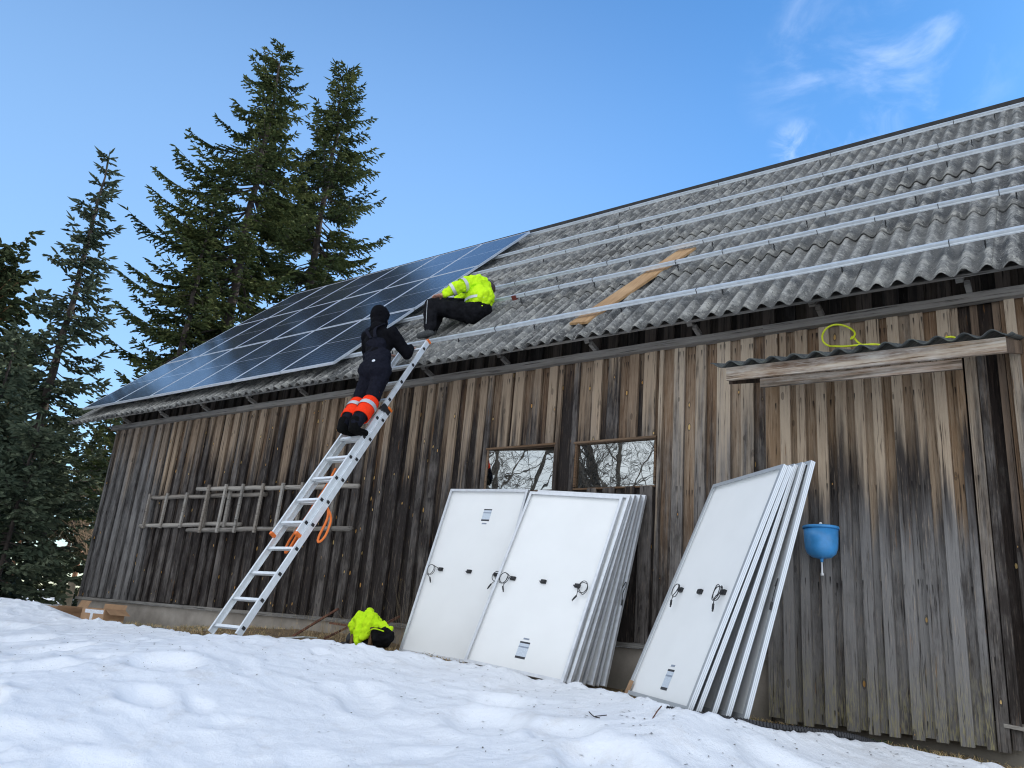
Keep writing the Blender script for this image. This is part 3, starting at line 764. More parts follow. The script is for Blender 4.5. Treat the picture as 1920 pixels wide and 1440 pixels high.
RX = Matrix(((1, 0, 0), (0, CA, -SA), (0, SA, CA)))
PX0, PPW, PPH, PS0, PD = -13.9391, 1.0533, 1.7813, .122, .1797
rowsn = ['bottom', 'middle', 'top']; coln = ['leftmost', 'second', 'third', 'fourth', 'fifth', 'sixth and rightmost']
for r in range(3):
    for c in range(6):
        g = .018*(r == 1)+.002*r
        loc = RP(PX0+c*PPW+.006+RN.uniform(-.002, .002), PS0+r*PPH+.006+g*.4, PD+RN.uniform(-.0015, .0015))
        lab = 'dark solar panel fixed to the barn roof, %s row, %s column%s' % (rowsn[r], coln[c], ' from the left' if 0 < c < 5 else '')
        if r == 0 and c == 5: lab = 'dark solar panel at the lower right corner of the roof array behind the man'
        t = thing('solar_panel', lab, 'solar panel', loc, RX @ Matrix.Rotation(RN.uniform(-.0015, .0015), 3, 'X') @ Matrix.Rotation(RN.uniform(-.0015, .0015), 3, 'Y'), 'solar panels mounted on the barn roof')
        child('frame', FRAME_ME, t); child('glass_sheet', GLASS_ME, t)
# mounting rails
RS = [.4468, 1.6278, 2.2735, 3.4746, 4.2895, 5.49]
RLAB = ['bare aluminium mounting rail nearest the eave of the roof, lowest of six', 'second lowest mounting rail, with dark clamps, over the upper part of the plank',
        'third mounting rail from the eave, just above the loose plank', 'fourth mounting rail from the eave', 'second highest mounting rail on the corrugated roof', 'highest mounting rail, close under the ridge']
def rail_prof(mb, x0, x1, s, d0=.088, w=.04, h=.042, ds=0):
    n = 24; prof = [(-w/2, 0), (w/2, 0), (w/2, h), (.007, h), (.007, h-.010), (-.007, h-.010), (-.007, h), (-w/2, h), (-w/2, h*.62), (-w/2+.003, h*.55), (-w/2+.003, h*.35), (-w/2, h*.28)]
    pts = []
    for i in range(n+1):
        x = x0+(x1-x0)*i/n; wob = .004*math.sin(x*1.7+s*3)+.003*math.sin(x*.6+s); pts += [RP(x, s+a+ds, d0+b+wob) for a, b in prof]
    m = len(prof); fs = [(i*m+k, (i+1)*m+k, (i+1)*m+(k+1) % m, i*m+(k+1) % m) for i in range(n) for k in range(m)]
    fs += [tuple(range(m)), tuple(n*m+k for k in range(m))[::-1]]
    mb.add(pts, fs)
cm = MB(); cm.box((-.003, -.0225, -.044), (.003, .0225, .0015)); _o = cm.build('rail_clamp', M_BLACK); CLAMP = _o.data; bpy.data.objects.remove(_o)
cm = MB(); cm.box((-.006, -.0255, -.066), (.006, -.0215, -.035)); cm.box((-.008, -.045, -.068), (.008, -.0215, -.064)); cm.tube([(0, -.036, -.11), (0, -.036, -.050)], .0045, 6); _o = cm.build('roof_hook', simple('dark_bolt', (.05, .05, .05), .5, .6)); HOOK = _o.data; bpy.data.objects.remove(_o)
for i, s in enumerate(RS):
    t = thing('mounting_rail', RLAB[i], 'mounting rail', RP(-5, s, .088), None, 'mounting rails along the corrugated roof')
    mb = MB(); rail_prof(mb, -13.8, 4.25, s); mb.build('rail', M_RAIL, t)
    step = [2.3, .51, 1.35, 1.5, 1.45, 1.5][i]; x = [-5.3, -6.6, -6.1, -5.9, -6.8, -5.7][i]
    while x < 4:
        if not (i == 1 and -4.1 < x < -3.6):
            o = child('rail_clamp', CLAMP, t); o.matrix_world = Matrix.Translation(RP(x, s, .130)) @ RX.to_4x4()
            o.matrix_parent_inverse = Matrix(); o.matrix_basis = Matrix.Translation(RP(x, s, .130)-t.location) @ RX.to_4x4()
        x += step*RN.uniform(.9, 1.1)
    x = -6.9+.2*i
    while x < 4:
        o = child('roof_hook', HOOK, t); o.matrix_basis = Matrix.Translation(RP(x, s, .120)-t.location) @ RX.to_4x4()
        x += 1.06
# the loose plank tucked under the rails
t = MB(); t.col = (.2, .1, .5, 1)
a = RP(-4.175, .30, .047); b = RP(-3.645, 2.30, .047)
t.beam(a, b, .24, .026, up=(0, -SA, CA))
pw = NT('new_plank_wood'); co = pw.coord(); vv = pw.mapping(co, (40, 3, 3), rot=(0, 0, .25)); n_ = pw.noise(vv, 1, 5, .6); n2 = pw.noise(co, 2.5, 4)
c_ = pw.ramp(pw.math('ADD', pw.math('MULTIPLY', n_, .5), pw.math('MULTIPLY', n2, .5)), [(.35, (.30, .165, .065)), (.65, (.50, .31, .15))])
pw.set(color=c_, rough=.75)
tag(t.build('plank', pw.m), 'loose yellow-brown plank lying up the slope of the corrugated roof', 'plank')

# leaning panels ------------------------------------------------
def pmat(v, yaw):
    lean, roll = v[3], v[4]
    X = Vector((math.cos(yaw), math.sin(yaw), 0)); N = Vector((-math.sin(yaw), math.cos(yaw), 0))
    Up = N*math.sin(lean)+Vector((0, 0, 1))*math.cos(lean)
    X2 = X*math.cos(roll)+Up*math.sin(roll); U2 = -X*math.sin(roll)+Up*math.cos(roll)
    Z = (-X2).cross(U2)
    o = Vector(v[:3])+X2*PW
    R = Matrix(((-X2.x, U2.x, Z.x), (-X2.y, U2.y, Z.y), (-X2.z, U2.z, Z.z)))
    return o, R          # panel origin = lower right corner on the viewer's side, local X runs to the viewer's left
jb = MB(); jb.box((-.026, -.017, -.018), (.026, .017, 0)); jb.box((-.021, -.013, -.023), (.021, .013, -.018)); jb.tube([(.026, 0, -.010), (.042, 0, -.010)], .005, 8)
_o = jb.build('junction_box', M_BLACK); JB = _o.data; bpy.data.objects.remove(_o)
def bez(pts, n=10):
    out = []
    P_ = [pts[0]]+list(pts)+[pts[-1]]
    for i in range(1, len(P_)-2):
        for k in range(n):
            t = k/n; p0, p1, p2, p3 = [Vector(P_[i+j]) for j in (-1, 0, 1, 2)]
            out.append(.5*((2*p1)+(-p0+p2)*t+(2*p0-5*p1+4*p2-p3)*t*t+(-p0+3*p1-3*p2+p3)*t*t*t))
    out.append(Vector(P_[-2])); return out
def leaning(v, yaw, label, group, rib=False, detail=None, shift=(0, 0, 0), tags=None, corner=False, conn=False):
    o, R = pmat(v, yaw); o = o+Vector(shift)
    # put the frame's depth behind the viewer-side face
    Z = Vector((R[0][2], R[1][2], R[2][2])); o = o+Z*PT
    t = thing('solar_panel', label, 'solar panel', o, R, group)
    child('frame', FRAMER_ME if rib else FRAME_ME, t); child('glass_sheet', GLASS_ME, t)
    def L(u, vv, z=-.008): return Vector((PW*(1-u), PHH*vv, z))     # u from the viewer's left
    if detail:
        for (u, vv) in detail['j']:
            j = child('junction_box', JB, t); j.location = L(u, vv)
        for k, (u, vv, du, loops, side) in enumerate(detail['c']):
            m = MB(); c0 = L(u, vv, -.02); c1 = L(u+du, vv-.012, -.035); pts = [c0]
            rad = .052
            for q in range(int(loops*10)+1):
                an = PI*.5*side + 2*PI*q/10*side; rr_ = rad*(1+.10*math.sin(q*.9+k))
                pts.append(c1+Vector((math.cos(an)*rr_*.85, math.sin(an)*rr_, -.004*math.sin(q)-.0012*q)))
            pts.append(c1+Vector((side*-.03, -.085, -.02)))
            m.tube(bez(pts, 5), .0032, 6)
            e = Vector(pts[-1]); m.tube([e, e+Vector((side*-.02, -.035, 0))], .008, 8); m.tube([e+Vector((side*-.02, -.035, 0)), e+Vector((side*-.028, -.05, 0))], .006, 8)
            m.build('cable', M_BLACK, t, local=True)
        lu, l0, l1, sv = detail['l']
        w = .052
        m = MB(); m.mi = 0; p0 = L(lu, l0, -.0085); x = p0.x; y0 = PHH*l0; y1 = PHH*l1
        m.box((x-w, y0, -.0090), (x+w, y1, -.0083))
        sk = m.build('rating_sticker', M_STICK, t, local=True)
        m = MB(); hh = y1-y0; m.box((x-w, y0, -.0096), (x+w, y0+hh*.13, -.0091)); m.build('sticker_bar', M_STICKD, sk, local=True)
        m = MB(); m.box((x-w, y1-hh*.10, -.0096), (x+w, y1, -.0091)); m.build('sticker_bar', M_STICKD, sk, local=True)
        m = MB(); m.box((x-w, y1-hh*.36, -.0096), (x+w, y1-hh*.27, -.0091)); m.build('sticker_bar', M_STICKG, sk, local=True)
        m = MB(); ys = PHH*sv; m.box((x-.03, ys-.007, -.0096), (x+.03, ys+.007, -.0085)); m.build('barcode_strip', M_STICKG, t, local=True)
    if corner:
        m = MB(); m.box((PW-.045, -.004, -PT-.003), (PW+.003, .10, -PT+.01)); m.build('cardboard_corner', M_CARD, t, local=True)
    if conn:
        m = MB(); x = .012; m.tube(bez([(x+.02, .85, -.04), (x-.01, .90, -.05), (x-.02, .86, -.055), (x+.0, .80, -.045), (x-.012, .74, -.05)], 6), .0035, 6)
        m.tube([(x-.012, .74, -.05), (x-.016, .69, -.05)], .008, 8); m.build('cable', M_BLACK, t, local=True)
    return t
M_CARD = simple('cardboard', (.36, .215, .115), .85, var=.12, scale=9)
G1 = 'solar panels leaning on the wall under the windows'; G3 = 'solar panels leaning in a fan by the sliding door'
D0 = dict(j=[(.168, .475), (.491, .48), (.834, .482)], c=[(.168, .475, -.075, 2.2, 1), (.834, .482, .075, 1.7, -1)], l=(.52, .075, .16, .175))
DL = dict(j=[(.19, .493), (.554, .494), (.888, .489)], c=[(.19, .493, -.10, 1.6, 1), (.888, .489, .03, 1.2, -1)], l=(.558, .803, .878, .787))
D3 = dict(j=[(.169, .475), (.492, .464), (.83, .459)], c=[(.169, .475, -.02, 1.4, 1), (.83, .459, -.02, 2.4, 1)], l=(.523, .054, .137, .152))
S1 = [([-4.722, -1.030, -.247, .377, -.083], 'front white-backed panel with a sticker near its foot, under the two windows'),
      ([-4.672, -.955, -.238, .358, -.090], 'second panel of the stack under the windows, right behind the front one'),
      ([-4.665, -.88, -.244, .34, -.084], 'third panel of the leaning stack under the right window'),
      ([-4.652, -.80, -.254, .319, -.075], 'fourth and middle one of seven panels stacked under the right window'),
      ([-4.636, -.72, -.266, .298, -.066], 'fifth panel, third from the wall, in the stack under the window'),
      ([-4.624, -.64, -.274, .277, -.060], 'second panel from the wall in the stack under the window'),
      ([-4.600, -.57, -.282, .262, -.053], 'rearmost panel against the wall in the stack under the window')]
for i, (v, lab) in enumerate(S1):
    leaning(v, .041 if i == 0 else .02, lab, G1, shift=((0, -.012, .010, -.008, .014, -.006, .004)[i], 0, 0), detail=D0 if i == 0 else None, conn=(i == 6))
leaning([-5.801, -.722, -.237, .251, -.043], 0, 'left white-backed panel with a sticker near its top, beside the neon clothes', G1, detail=DL)
leaning([-5.825, -.672, -.232, .246, -.043], 0, 'panel hidden behind the left white-backed one, only its left edge showing', G1)
S3 = [([-3.001, -1.25, -.328, .393, -.019], 'front white-backed panel of the turned fan left of the sliding door', 0),
      ([-2.973, -1.184, -.331, .382, -.02], 'second panel of the fan by the sliding door, just behind the white one', 0),
      ([-2.915, -1.077, -.335, .343, -.02], 'middle panel of the five fanned out by the sliding door', 0),
      ([-2.846, -1.052, -.339, .32, -.02], 'fourth panel of the fan, second nearest the sliding door', .012),
      ([-2.75, -1.013, -.347, .286, -.02], 'rearmost panel of the fan, nearest the blue washbasin', .016)]
for i, (v, lab, sh) in enumerate(S3):
    leaning(v, -.7, lab, G3, rib=True, detail=D3 if i == 0 else None, shift=(.644*sh, .765*sh, 0), corner=(i == 0), conn=(i in (1, 4)))

# ------------------------------------------------------------------ aluminium extension ladder
LF = Vector((-6.053, -2.387, -.126)); LD = Vector((-.001, .508, .861)).normalized(); LNn = Vector((0, -LD.z, LD.y)).normalized()
def LP(x, s, n=0): return LF + Vector((x, 0, 0)) + LD*(s*.28) + LNn*n
lad = thing('extension_ladder', 'aluminium extension ladder standing in the snow against the eave with a man on it', 'ladder', LF)
def stile(x, s0, s1, n, w, label=None):
    m = MB(); c = (LP(x, s0, n)+LP(x, s1, n))/2; L = (s1-s0)*.28/2
    # channel section
    m.obox(c, LD*L, LNn*w/2, (.0022, 0, 0)); 
    for k in (-1, 1): m.obox(c+LNn*k*(w/2-.002)+Vector((-.010 if x > -.2 else .010, 0, 0)), LD*L, LNn*.002, (.0105, 0, 0))
    return m
def section(s0, s1, n, w, xr, xl, k0, off, nm):
    sec = None
    for xx in (xr, xl):
        o = stile(xx, s0, s1, n, w).build('stile', M_ALU, lad)
        e = MB(); e.obox(LP(xx, s1, n)+LD*.008, LD*.012, LNn*(w/2+.002), (.014, 0, 0)); e.build('end_cap', M_ORANGE, lad)
    i = k0
    while i+off < s1:
        m = MB(); p = LP(xr+.004, i+off, n); q = LP(xl-.004, i+off, n)
        m.obox((p+q)/2, (abs(xr-xl)/2-.003, 0, 0), LNn*.014, LD*.013); m.build('rung', M_ALU, lad)
        m = MB(); m.obox(p+Vector((.002, 0, 0)), (.0035, 0, 0), LNn*.016, LD*.014); m.build('rung_plug', M_BLACK, lad)
        i += 1
section(-.25, 9.55, 0, .062, 0, -.405, 0, 0, 'base')
section(3.45, 13.35, .062, .058, -.020, -.385, 4, -.08, 'fly')
for xx in (-.020, -.385):
    e = MB(); e.obox(LP(xx, 3.45, .062)-LD*.010, LD*.014, LNn*.032, (.016, 0, 0)); e.build('end_cap', M_ORANGE, lad)
m = MB(); m.obox(LP(-.012, 9.45, .035), LD*.035, LNn*.06, (.016, 0, 0)); m.obox(LP(-.012, 9.35, .085), LD*.022, LNn*.018, (.020, 0, 0)); m.build('guide_bracket', M_BLACK, lad)
def strip(mb, pts, w, side=(1, 0, 0)):
    pts = [Vector(p) for p in pts]; sd = Vector(side).normalized()*w/2; n0 = len(mb.v); vs = []
    for p in pts: vs += [p-sd, p+sd]
    fs = [(2*i, 2*i+1, 2*i+3, 2*i+2) for i in range(len(pts)-1)]; mb.add(vs, fs)
m = MB()
def hang(a, b, drop, k=0): return bez([a, (Vector(a)+Vector(b))/2+Vector((.02*k, .03, -drop*.75)), (Vector(a)+Vector(b))/2+Vector((-.03, .05, -drop)), b], 8)
a = LP(-.30, 6.3, -.05); 
m.tube(bez([LP(-.26, 6.7, -.02), LP(-.30, 6.0, -.07), LP(-.36, 4.9, -.12), LP(-.34, 3.6, -.10), LP(-.27, 3.1, -.10), LP(-.24, 3.6, -.08), LP(-.26, 5.2, -.04)], 8), .012, 6)
m.tube(bez([LP(-.03, 4.9, -.06), LP(.075, 4.5, -.09), LP(.10, 3.9, -.12), LP(.07, 3.62, -.12), LP(.035, 3.8, -.11), LP(.03, 4.5, -.08), LP(-.02, 4.9, -.05)], 8), .012, 6)
m.tube(bez([LP(-.17, 5.2, -.04), LP(-.22, 4.3, -.09), LP(-.25, 3.5, -.11), LP(-.2, 3.35, -.11), LP(-.21, 3.9, -.1)], 8), .010, 6)
m.build('orange_strap', M_STRAP, lad, smooth=True)

# ------------------------------------------------------------------ old wooden ladders hanging on the wall
def old_ladder(pts_top, pts_bot, rungs, y, label):
    t = thing('wooden_ladder', label, 'ladder', Vector(pts_bot[0]), None, 'old pole ladders hung on the wall')
    for p in (pts_top, pts_bot):
        m = MB(); m.col = rc(); n = 10; P_ = [Vector(p[0]).lerp(Vector(p[1]), i/n)+Vector((0, RN.uniform(-.004, .004), RN.uniform(-.008, .008))) for i in range(n+1)]
        m.tube(P_, [.031+RN.uniform(-.003, .003) for _ in P_], 8); m.build('pole', M_POLE, t, smooth=True)
    for k, (x, dx) in enumerate(rungs):
        m = MB(); m.col = rc(); f = (x-pts_top[0][0])/(pts_top[1][0]-pts_top[0][0]); zt = pts_top[0][2]+(pts_top[1][2]-pts_top[0][2])*f; f = (x-pts_bot[0][0])/(pts_bot[1][0]-pts_bot[0][0]); zb = pts_bot[0][2]+(pts_bot[1][2]-pts_bot[0][2])*f
        m.beam((x-dx, y-.045, zb-.05), (x+dx, y-.045, zt+.05), .045, .028, up=(0, 1, 0)); m.build('rung', M_POLE, t)
old_ladder([(-12.05, -.10, 1.586), (-9.15, -.10, 1.54)], [(-12.15, -.10, 1.151), (-9.60, -.10, 1.150)], [(-11.98, 0), (-11.5, .01), (-10.98, .01), (-10.42, -.01), (-9.92, 0)], -.10, 'old grey pole ladder hanging on the wall, the left one of two')
old_ladder([(-10.7, -.165, 1.66), (-7.30, -.165, 1.575)], [(-10.75, -.165, 1.070), (-7.33, -.165, 1.060)], [(-10.36, .012), (-9.95, .012), (-9.56, .012), (-9.12, .012), (-8.70, .01), (-8.30, 0), (-7.67, 0)], -.165, 'longer grey pole ladder hanging on the wall behind the aluminium ladder')
m = MB()
for x in (-11.7, -9.8, -8.0): m.tube([(x, .0, 1.50), (x, -.14, 1.49), (x, -.2, 1.53)], .008, 6)
_h = m

# ------------------------------------------------------------------ washbasin on the door
wb = thing('hand_washbasin', 'round blue hand washing tank with a push spout hanging on the sliding door', 'washbasin', (-1.84, -.30, .76))
BL = simple('blue_plastic', (.06, .30, .64), .35, var=.14, scale=9, bump=.05)
m = MB(); m.lathe([(0, .775), (.03, .772), (.075, .782), (.108, .81), (.122, .85), (.126, .90), (.129, 1.00), (.124, 1.00), (.12, .90), (.05, .80), (0, .80)], 32, (-1.84, -.30, 0)); m.build('tank', BL, wb, smooth=True)
m = MB(); m.lathe([(0, 1.022), (.09, 1.024), (.134, 1.020), (.138, 1.012), (.136, .998), (.130, .998), (.128, 1.008), (0, 1.010)], 32, (-1.84, -.30, 0)); m.build('lid', BL, wb, smooth=True)
m = MB(); m.tube([(-1.84, -.30, 1.02), (-1.84, -.30, 1.035)], .008, 10); m.ball((-1.84, -.30, 1.043), .013); m.build('lid_knob', M_BACK, wb, smooth=True)
m = MB(); m.lathe([(0, .745), (.010, .745), (.012, .76), (.016, .775), (0, .775)], 16, (-1.84, -.30, 0)); m.build('spout_collar', BL, wb, smooth=True)
m = MB(); m.lathe([(0, .642), (.011, .642), (.012, .655), (.007, .668), (.006, .75), (0, .75)], 16, (-1.84, -.30, 0)); m.build('push_spout', M_BACK, wb, smooth=True)
m = MB(); m.tube([(-1.84, -.16, .98), (-1.84, -.19, .985), (-1.84, -.175, 1.03)], .006, 6); m.build('hanger', M_BLACK, wb)

# yellow-green wire loop over the canopy
m = MB(); YL = []
cx_, cz_ = -1.69, 2.665
for k in range(27):
    a_ = math.radians(-100 - k*11.5); YL.append((cx_+.125*math.cos(a_)*(1+.1*math.sin(k*.3)), -.14+.03*math.sin(k*.4), cz_+.095*math.sin(a_)-.0*k))
YL += [(-1.575, -.13, 2.64), (-1.54, -.14, 2.585), (-1.50, -.15, 2.545)]
m.tube(bez(YL, 3), .0085, 8)
m.tube(bez([(-1.74, -.16, 2.567), (-1.62, -.2, 2.535), (-1.5, -.24, 2.515), (-1.36, -.22, 2.505), (-1.2, -.2, 2.45), (-1.0, -.24, 2.44), (-.86, -.16, 2.515), (-.80, -.12, 2.50)], 6), .0085, 8)
tag(m.build('cable_loop', simple('yellow_cable', (.72, .80, .03), .45, var=.05), smooth=True), 'bright yellow cable looped on the small roof above the sliding door', 'cable')

# black corrugated hose
m = MB(); P_ = bez([(-2.32, -1.98, -.35), (-2.15, -1.93, -.362), (-1.97, -1.80, -.375), (-1.78, -1.60, -.395), (-1.62, -1.36, -.41), (-1.45, -1.18, -.425), (-1.32, -1.06, -.46), (-1.2, -.9, -.5)], 26)
m.tube(P_, [.026 if (i//1) % 2 else .0205 for i in range(len(P_))], 10); tag(m.build('corrugated_hose', simple('black_hose', (.018, .018, .02), .45)), 'black corrugated hose lying along the snow edge below the fanned panels', 'hose')

# cardboard boxes
def cbox(loc, rz, w, d, h, label, flaps, tape=False, tilt=0):
    R = Matrix.Rotation(rz, 3, 'Z') @ Matrix.Rotation(tilt, 3, 'Y'); t = thing('cardboard_box', label, 'box', loc, R, 'cardboard boxes by the corner of the barn')
    m = MB(); k = .004
    m.box((-w/2, -d/2, 0), (w/2, -d/2+k, h)); m.box((-w/2, d/2-k, 0), (w/2, d/2, h)); m.box((-w/2, -d/2+k, 0), (-w/2+k, d/2-k, h)); m.box((w/2-k, -d/2+k, 0), (w/2, d/2-k, h)); m.box((-w/2+k, -d/2+k, 0), (w/2-k, d/2-k, k)); m.build('carton', M_CARD, t, local=True)
    for (side, ang, L) in flaps:
        m = MB(); c, s = math.cos(ang)*L, math.sin(ang)*L
        if side == 'f': m.obox((0, -d/2-c/2, h+s/2), (w/2-.004, 0, 0), (0, -c/2, s/2), (0, .002*math.sin(ang), .002*math.cos(ang)))
        if side == 'b': m.obox((0, d/2+c/2, h+s/2), (w/2-.004, 0, 0), (0, c/2, s/2), (0, -.002*math.sin(ang), .002*math.cos(ang)))
        if side == 'r': m.obox((w/2+c/2, 0, h+s/2), (0, d/2-.004, 0), (c/2, 0, s/2), (-.002*math.sin(ang), 0, .002*math.cos(ang)))
        if side == 'l': m.obox((-w/2-c/2, 0, h+s/2), (0, d/2-.004, 0), (-c/2, 0, s/2), (.002*math.sin(ang), 0, .002*math.cos(ang)))
        m.build('flap', M_CARD, t, local=True)
    if tape:
        m = MB(); m.box((-w*.35, -d/2-.002, h-.07), (w*.46, -d/2-.0005, h-.02)); m.box((-.045, -d/2-.0022, .0), (.012, -d/2-.0006, h-.07)); m.build('white_tape', simple('white_tape', (.7, .72, .76), .4, var=.12, scale=60), t, local=True)
    return t
cbox((-11.50, -.72, -.33), .12, .50, .32, .22, 'upright brown carton with a cross of white tape by the plinth', [('r', -.5, .15), ('b', 1.35, .07)], True)
cbox((-12.55, -.75, -.36), -.25, .62, .40, .16, 'torn open brown carton lying on the snow, left of the taped one', [('f', -.75, .20), ('b', 1.2, .19), ('l', .15, .26), ('r', .35, .24)])
cbox((-13.25, -.85, -.33), .5, .4, .3, .10, 'small flattened brown carton at the far left of the boxes', [('l', -.3, .2), ('b', .6, .15)])
# pale stake and a leaning pink sheet beyond the corner
m = MB(); m.obox((-14.62, .28, .0), (.055, 0, .006), (0, .045, 0), (-.006, 0, .26)); tag(m.build('wooden_stake', simple('pale_wood', (.62, .50, .34), .8, var=.15)), 'pale new wooden stake beyond the left corner of the barn', 'stake')
m = MB(); m.obox((-14.15, .75, .10), (.24, .1, -.06), (0, .01, 0), (.03, 0, .15)); tag(m.build('board_offcut', simple('pinkish_board', (.50, .30, .21), .8, var=.12)), 'pinkish board leaning by the left barn corner behind the stake', 'board')

# rusty iron bars in the grass
RUST = simple('rust', (.13, .055, .032), .85, var=.4, scale=30, bump=.5)
for lab, segs in (('long rusty iron bar propped on the grass, left of the rusty bars', [((-7.56, -.62, -.22), (-7.10, -.40, .13))]),
                  ('rusty angle iron frame lying in the grass against the plinth', [((-7.18, -.42, -.03), (-6.55, -.30, -.06)), ((-7.02, -.62, -.2), (-6.80, -.16, .09)), ((-6.62, -.60, -.20), (-6.40, -.14, .10))]),
                  ('short rusty rod among dead stalks next to the neon clothes', [((-6.72, -.55, -.22), (-6.42, -.2, .06))])):
    m = MB()
    for a_, b_ in segs: m.beam(a_, b_, .03, .022)
    tag(m.build('rusty_bar', RUST), lab, 'iron bar', 'rusty iron bars lying in the grass')
m = MB(); m.obox((-6.95, -1.0, -.20), (.13, .02, .015), (0, .09, .0), (0, 0, .006)); tag(m.build('plastic_scrap', simple('clear_plastic', (.5, .54, .55), .2)), 'crumpled pale plastic scrap at the edge of the snow below the rusty bars', 'plastic scrap')

# twigs on the snow
def snow_at(x, y): return float(snow_z(np.array([x]), np.array([y]))[0])
def ray_snow(px, py):
    d = pdir(px, py); t_ = 2.
    while t_ < 14:
        p = CAMP+d*t_
        if p.z < snow_at(p.x, p.y): return p
        t_ += .02
    return p
p = ray_snow(1222, 1350); q = ray_snow(1240, 1334); m = MB(); m.tube(bez([p, p.lerp(q, .5)+Vector((0, 0, .02)), q+Vector((0, 0, .03))], 5), .004, 5); tag(m.build('twig', RUST), 'thin brown stick poking from the snow in front of the fanned panels', 'twig', 'twigs on the snow')
p = ray_snow(1104, 1341); q = ray_snow(1124, 1350); m = MB(); m.tube(bez([p+Vector((0, 0, .02)), p.lerp(q, .5)+Vector((0, 0, .006)), q+Vector((0, 0, .012))], 5), .0035, 5); m.tube([p.lerp(q, .6)+Vector((0, 0, .01)), q+Vector((.03, .03, .03))], .003, 5)
tag(m.build('twig', simple('dark_twig', (.03, .02, .015), .8)), 'small dark forked twig lying on the snow below the white panels', 'twig', 'twigs on the snow')
# dark object of clutter on the roof: cordless drill and red block by the seated man
m = MB(); m.obox(RP(-6.18, 1.62, .10)+Vector((.45, 0, 0)), (.03, 0, 0), (0, CA*.03, SA*.03), (0, -SA*.03, CA*.03)); tag(m.build('red_block', simple('dark_red', (.16, .03, .02), .7)), 'small dark red block under the rail behind the sitting man', 'block')
# green plant at the foot of the door
m = MB(); gr = random.Random(5)
for k in range(260):
    x = gr.gauss(-1.62, .14); y = gr.uniform(-.50, -.22); z = -.545+gr.uniform(0, .06); a_ = gr.uniform(0, 2*PI); L = gr.uniform(.02, .05)
    m.add([(x, y, z), (x+math.cos(a_)*L*.5-math.sin(a_)*L*.2, y+math.sin(a_)*L*.5+math.cos(a_)*L*.2, z+.01), (x+math.cos(a_)*L, y+math.sin(a_)*L, z+gr.uniform(-.005, .02)), (x+math.cos(a_)*L*.5+math.sin(a_)*L*.2, y+math.sin(a_)*L*.5-math.cos(a_)*L*.2, z+.01)], [(0, 1, 2, 3)])
tag(m.build('green_weed', simple('weed_green', (.045, .085, .035), .7, var=.3)), 'low green weed growing at the foot of the sliding door', 'plant')
# ------------------------------------------------------------------ trees
def needle_mat(name, lo, mid, hi):
    t = NT(name); at = t.sep(t.attr()); n = t.noise(t.coord(), .9, 4, .6)
    v = t.math('ADD', t.math('MULTIPLY', at[0], .55), t.math('MULTIPLY', n, .5))
    c = t.ramp(v, [(.25, lo), (.5, mid), (.8, hi)])
    t.set(color=c, rough=.75, spec=.2); return t.m
M_NEED = needle_mat('spruce_needles', (.022, .036, .016), (.068, .092, .030), (.165, .178, .060))
M_NEEDD = needle_mat('dark_spruce_needles', (.026, .042, .026), (.075, .098, .060), (.155, .18, .11))
M_PINE = needle_mat('pine_needles', (.030, .045, .020), (.060, .080, .034), (.11, .125, .055))
M_DIST = needle_mat('distant_needles', (.022, .034, .018), (.048, .060, .030), (.10, .095, .045))
M_BARK = simple('bark', (.045, .034, .027), .9, var=.35, scale=6, bump=.6, bdist=.02)
M_BARKO = simple('orange_pine_bark', (.26, .12, .055), .9, var=.35, scale=5, bump=.5)
M_BARKG = simple('grey_bark', (.07, .06, .052), .9, var=.3, scale=6, bump=.5)

def quads_along(P0, P1, W, rng, ref=None):
    """crossed thin needle-brush quads from P0 to P1 (N,3) with widths W"""
    d = P1-P0; L = np.linalg.norm(d, axis=1, keepdims=True)+1e-9; u = d/L
    r = rng.normal(size=P0.shape); a = np.cross(u, r); a /= np.linalg.norm(a, axis=1, keepdims=True)+1e-9; b = np.cross(u, a)
    out = []
    for s in (a, b):
        w = s*W[:, None]/2
        out.append(np.stack([P0-w*.7, P0+w*.7, P0+d*.6+w, P0+d*.6-w, P1-w*.15, P1+w*.15], 1))
    V = np.concatenate(out, 0); n = len(V)
    i = np.arange(n)[:, None]*6
    F = np.concatenate([i+np.array([[0, 1, 2, 3]]), i+np.array([[3, 2, 5, 4]])], 0)
    return V.reshape(-1, 3), F

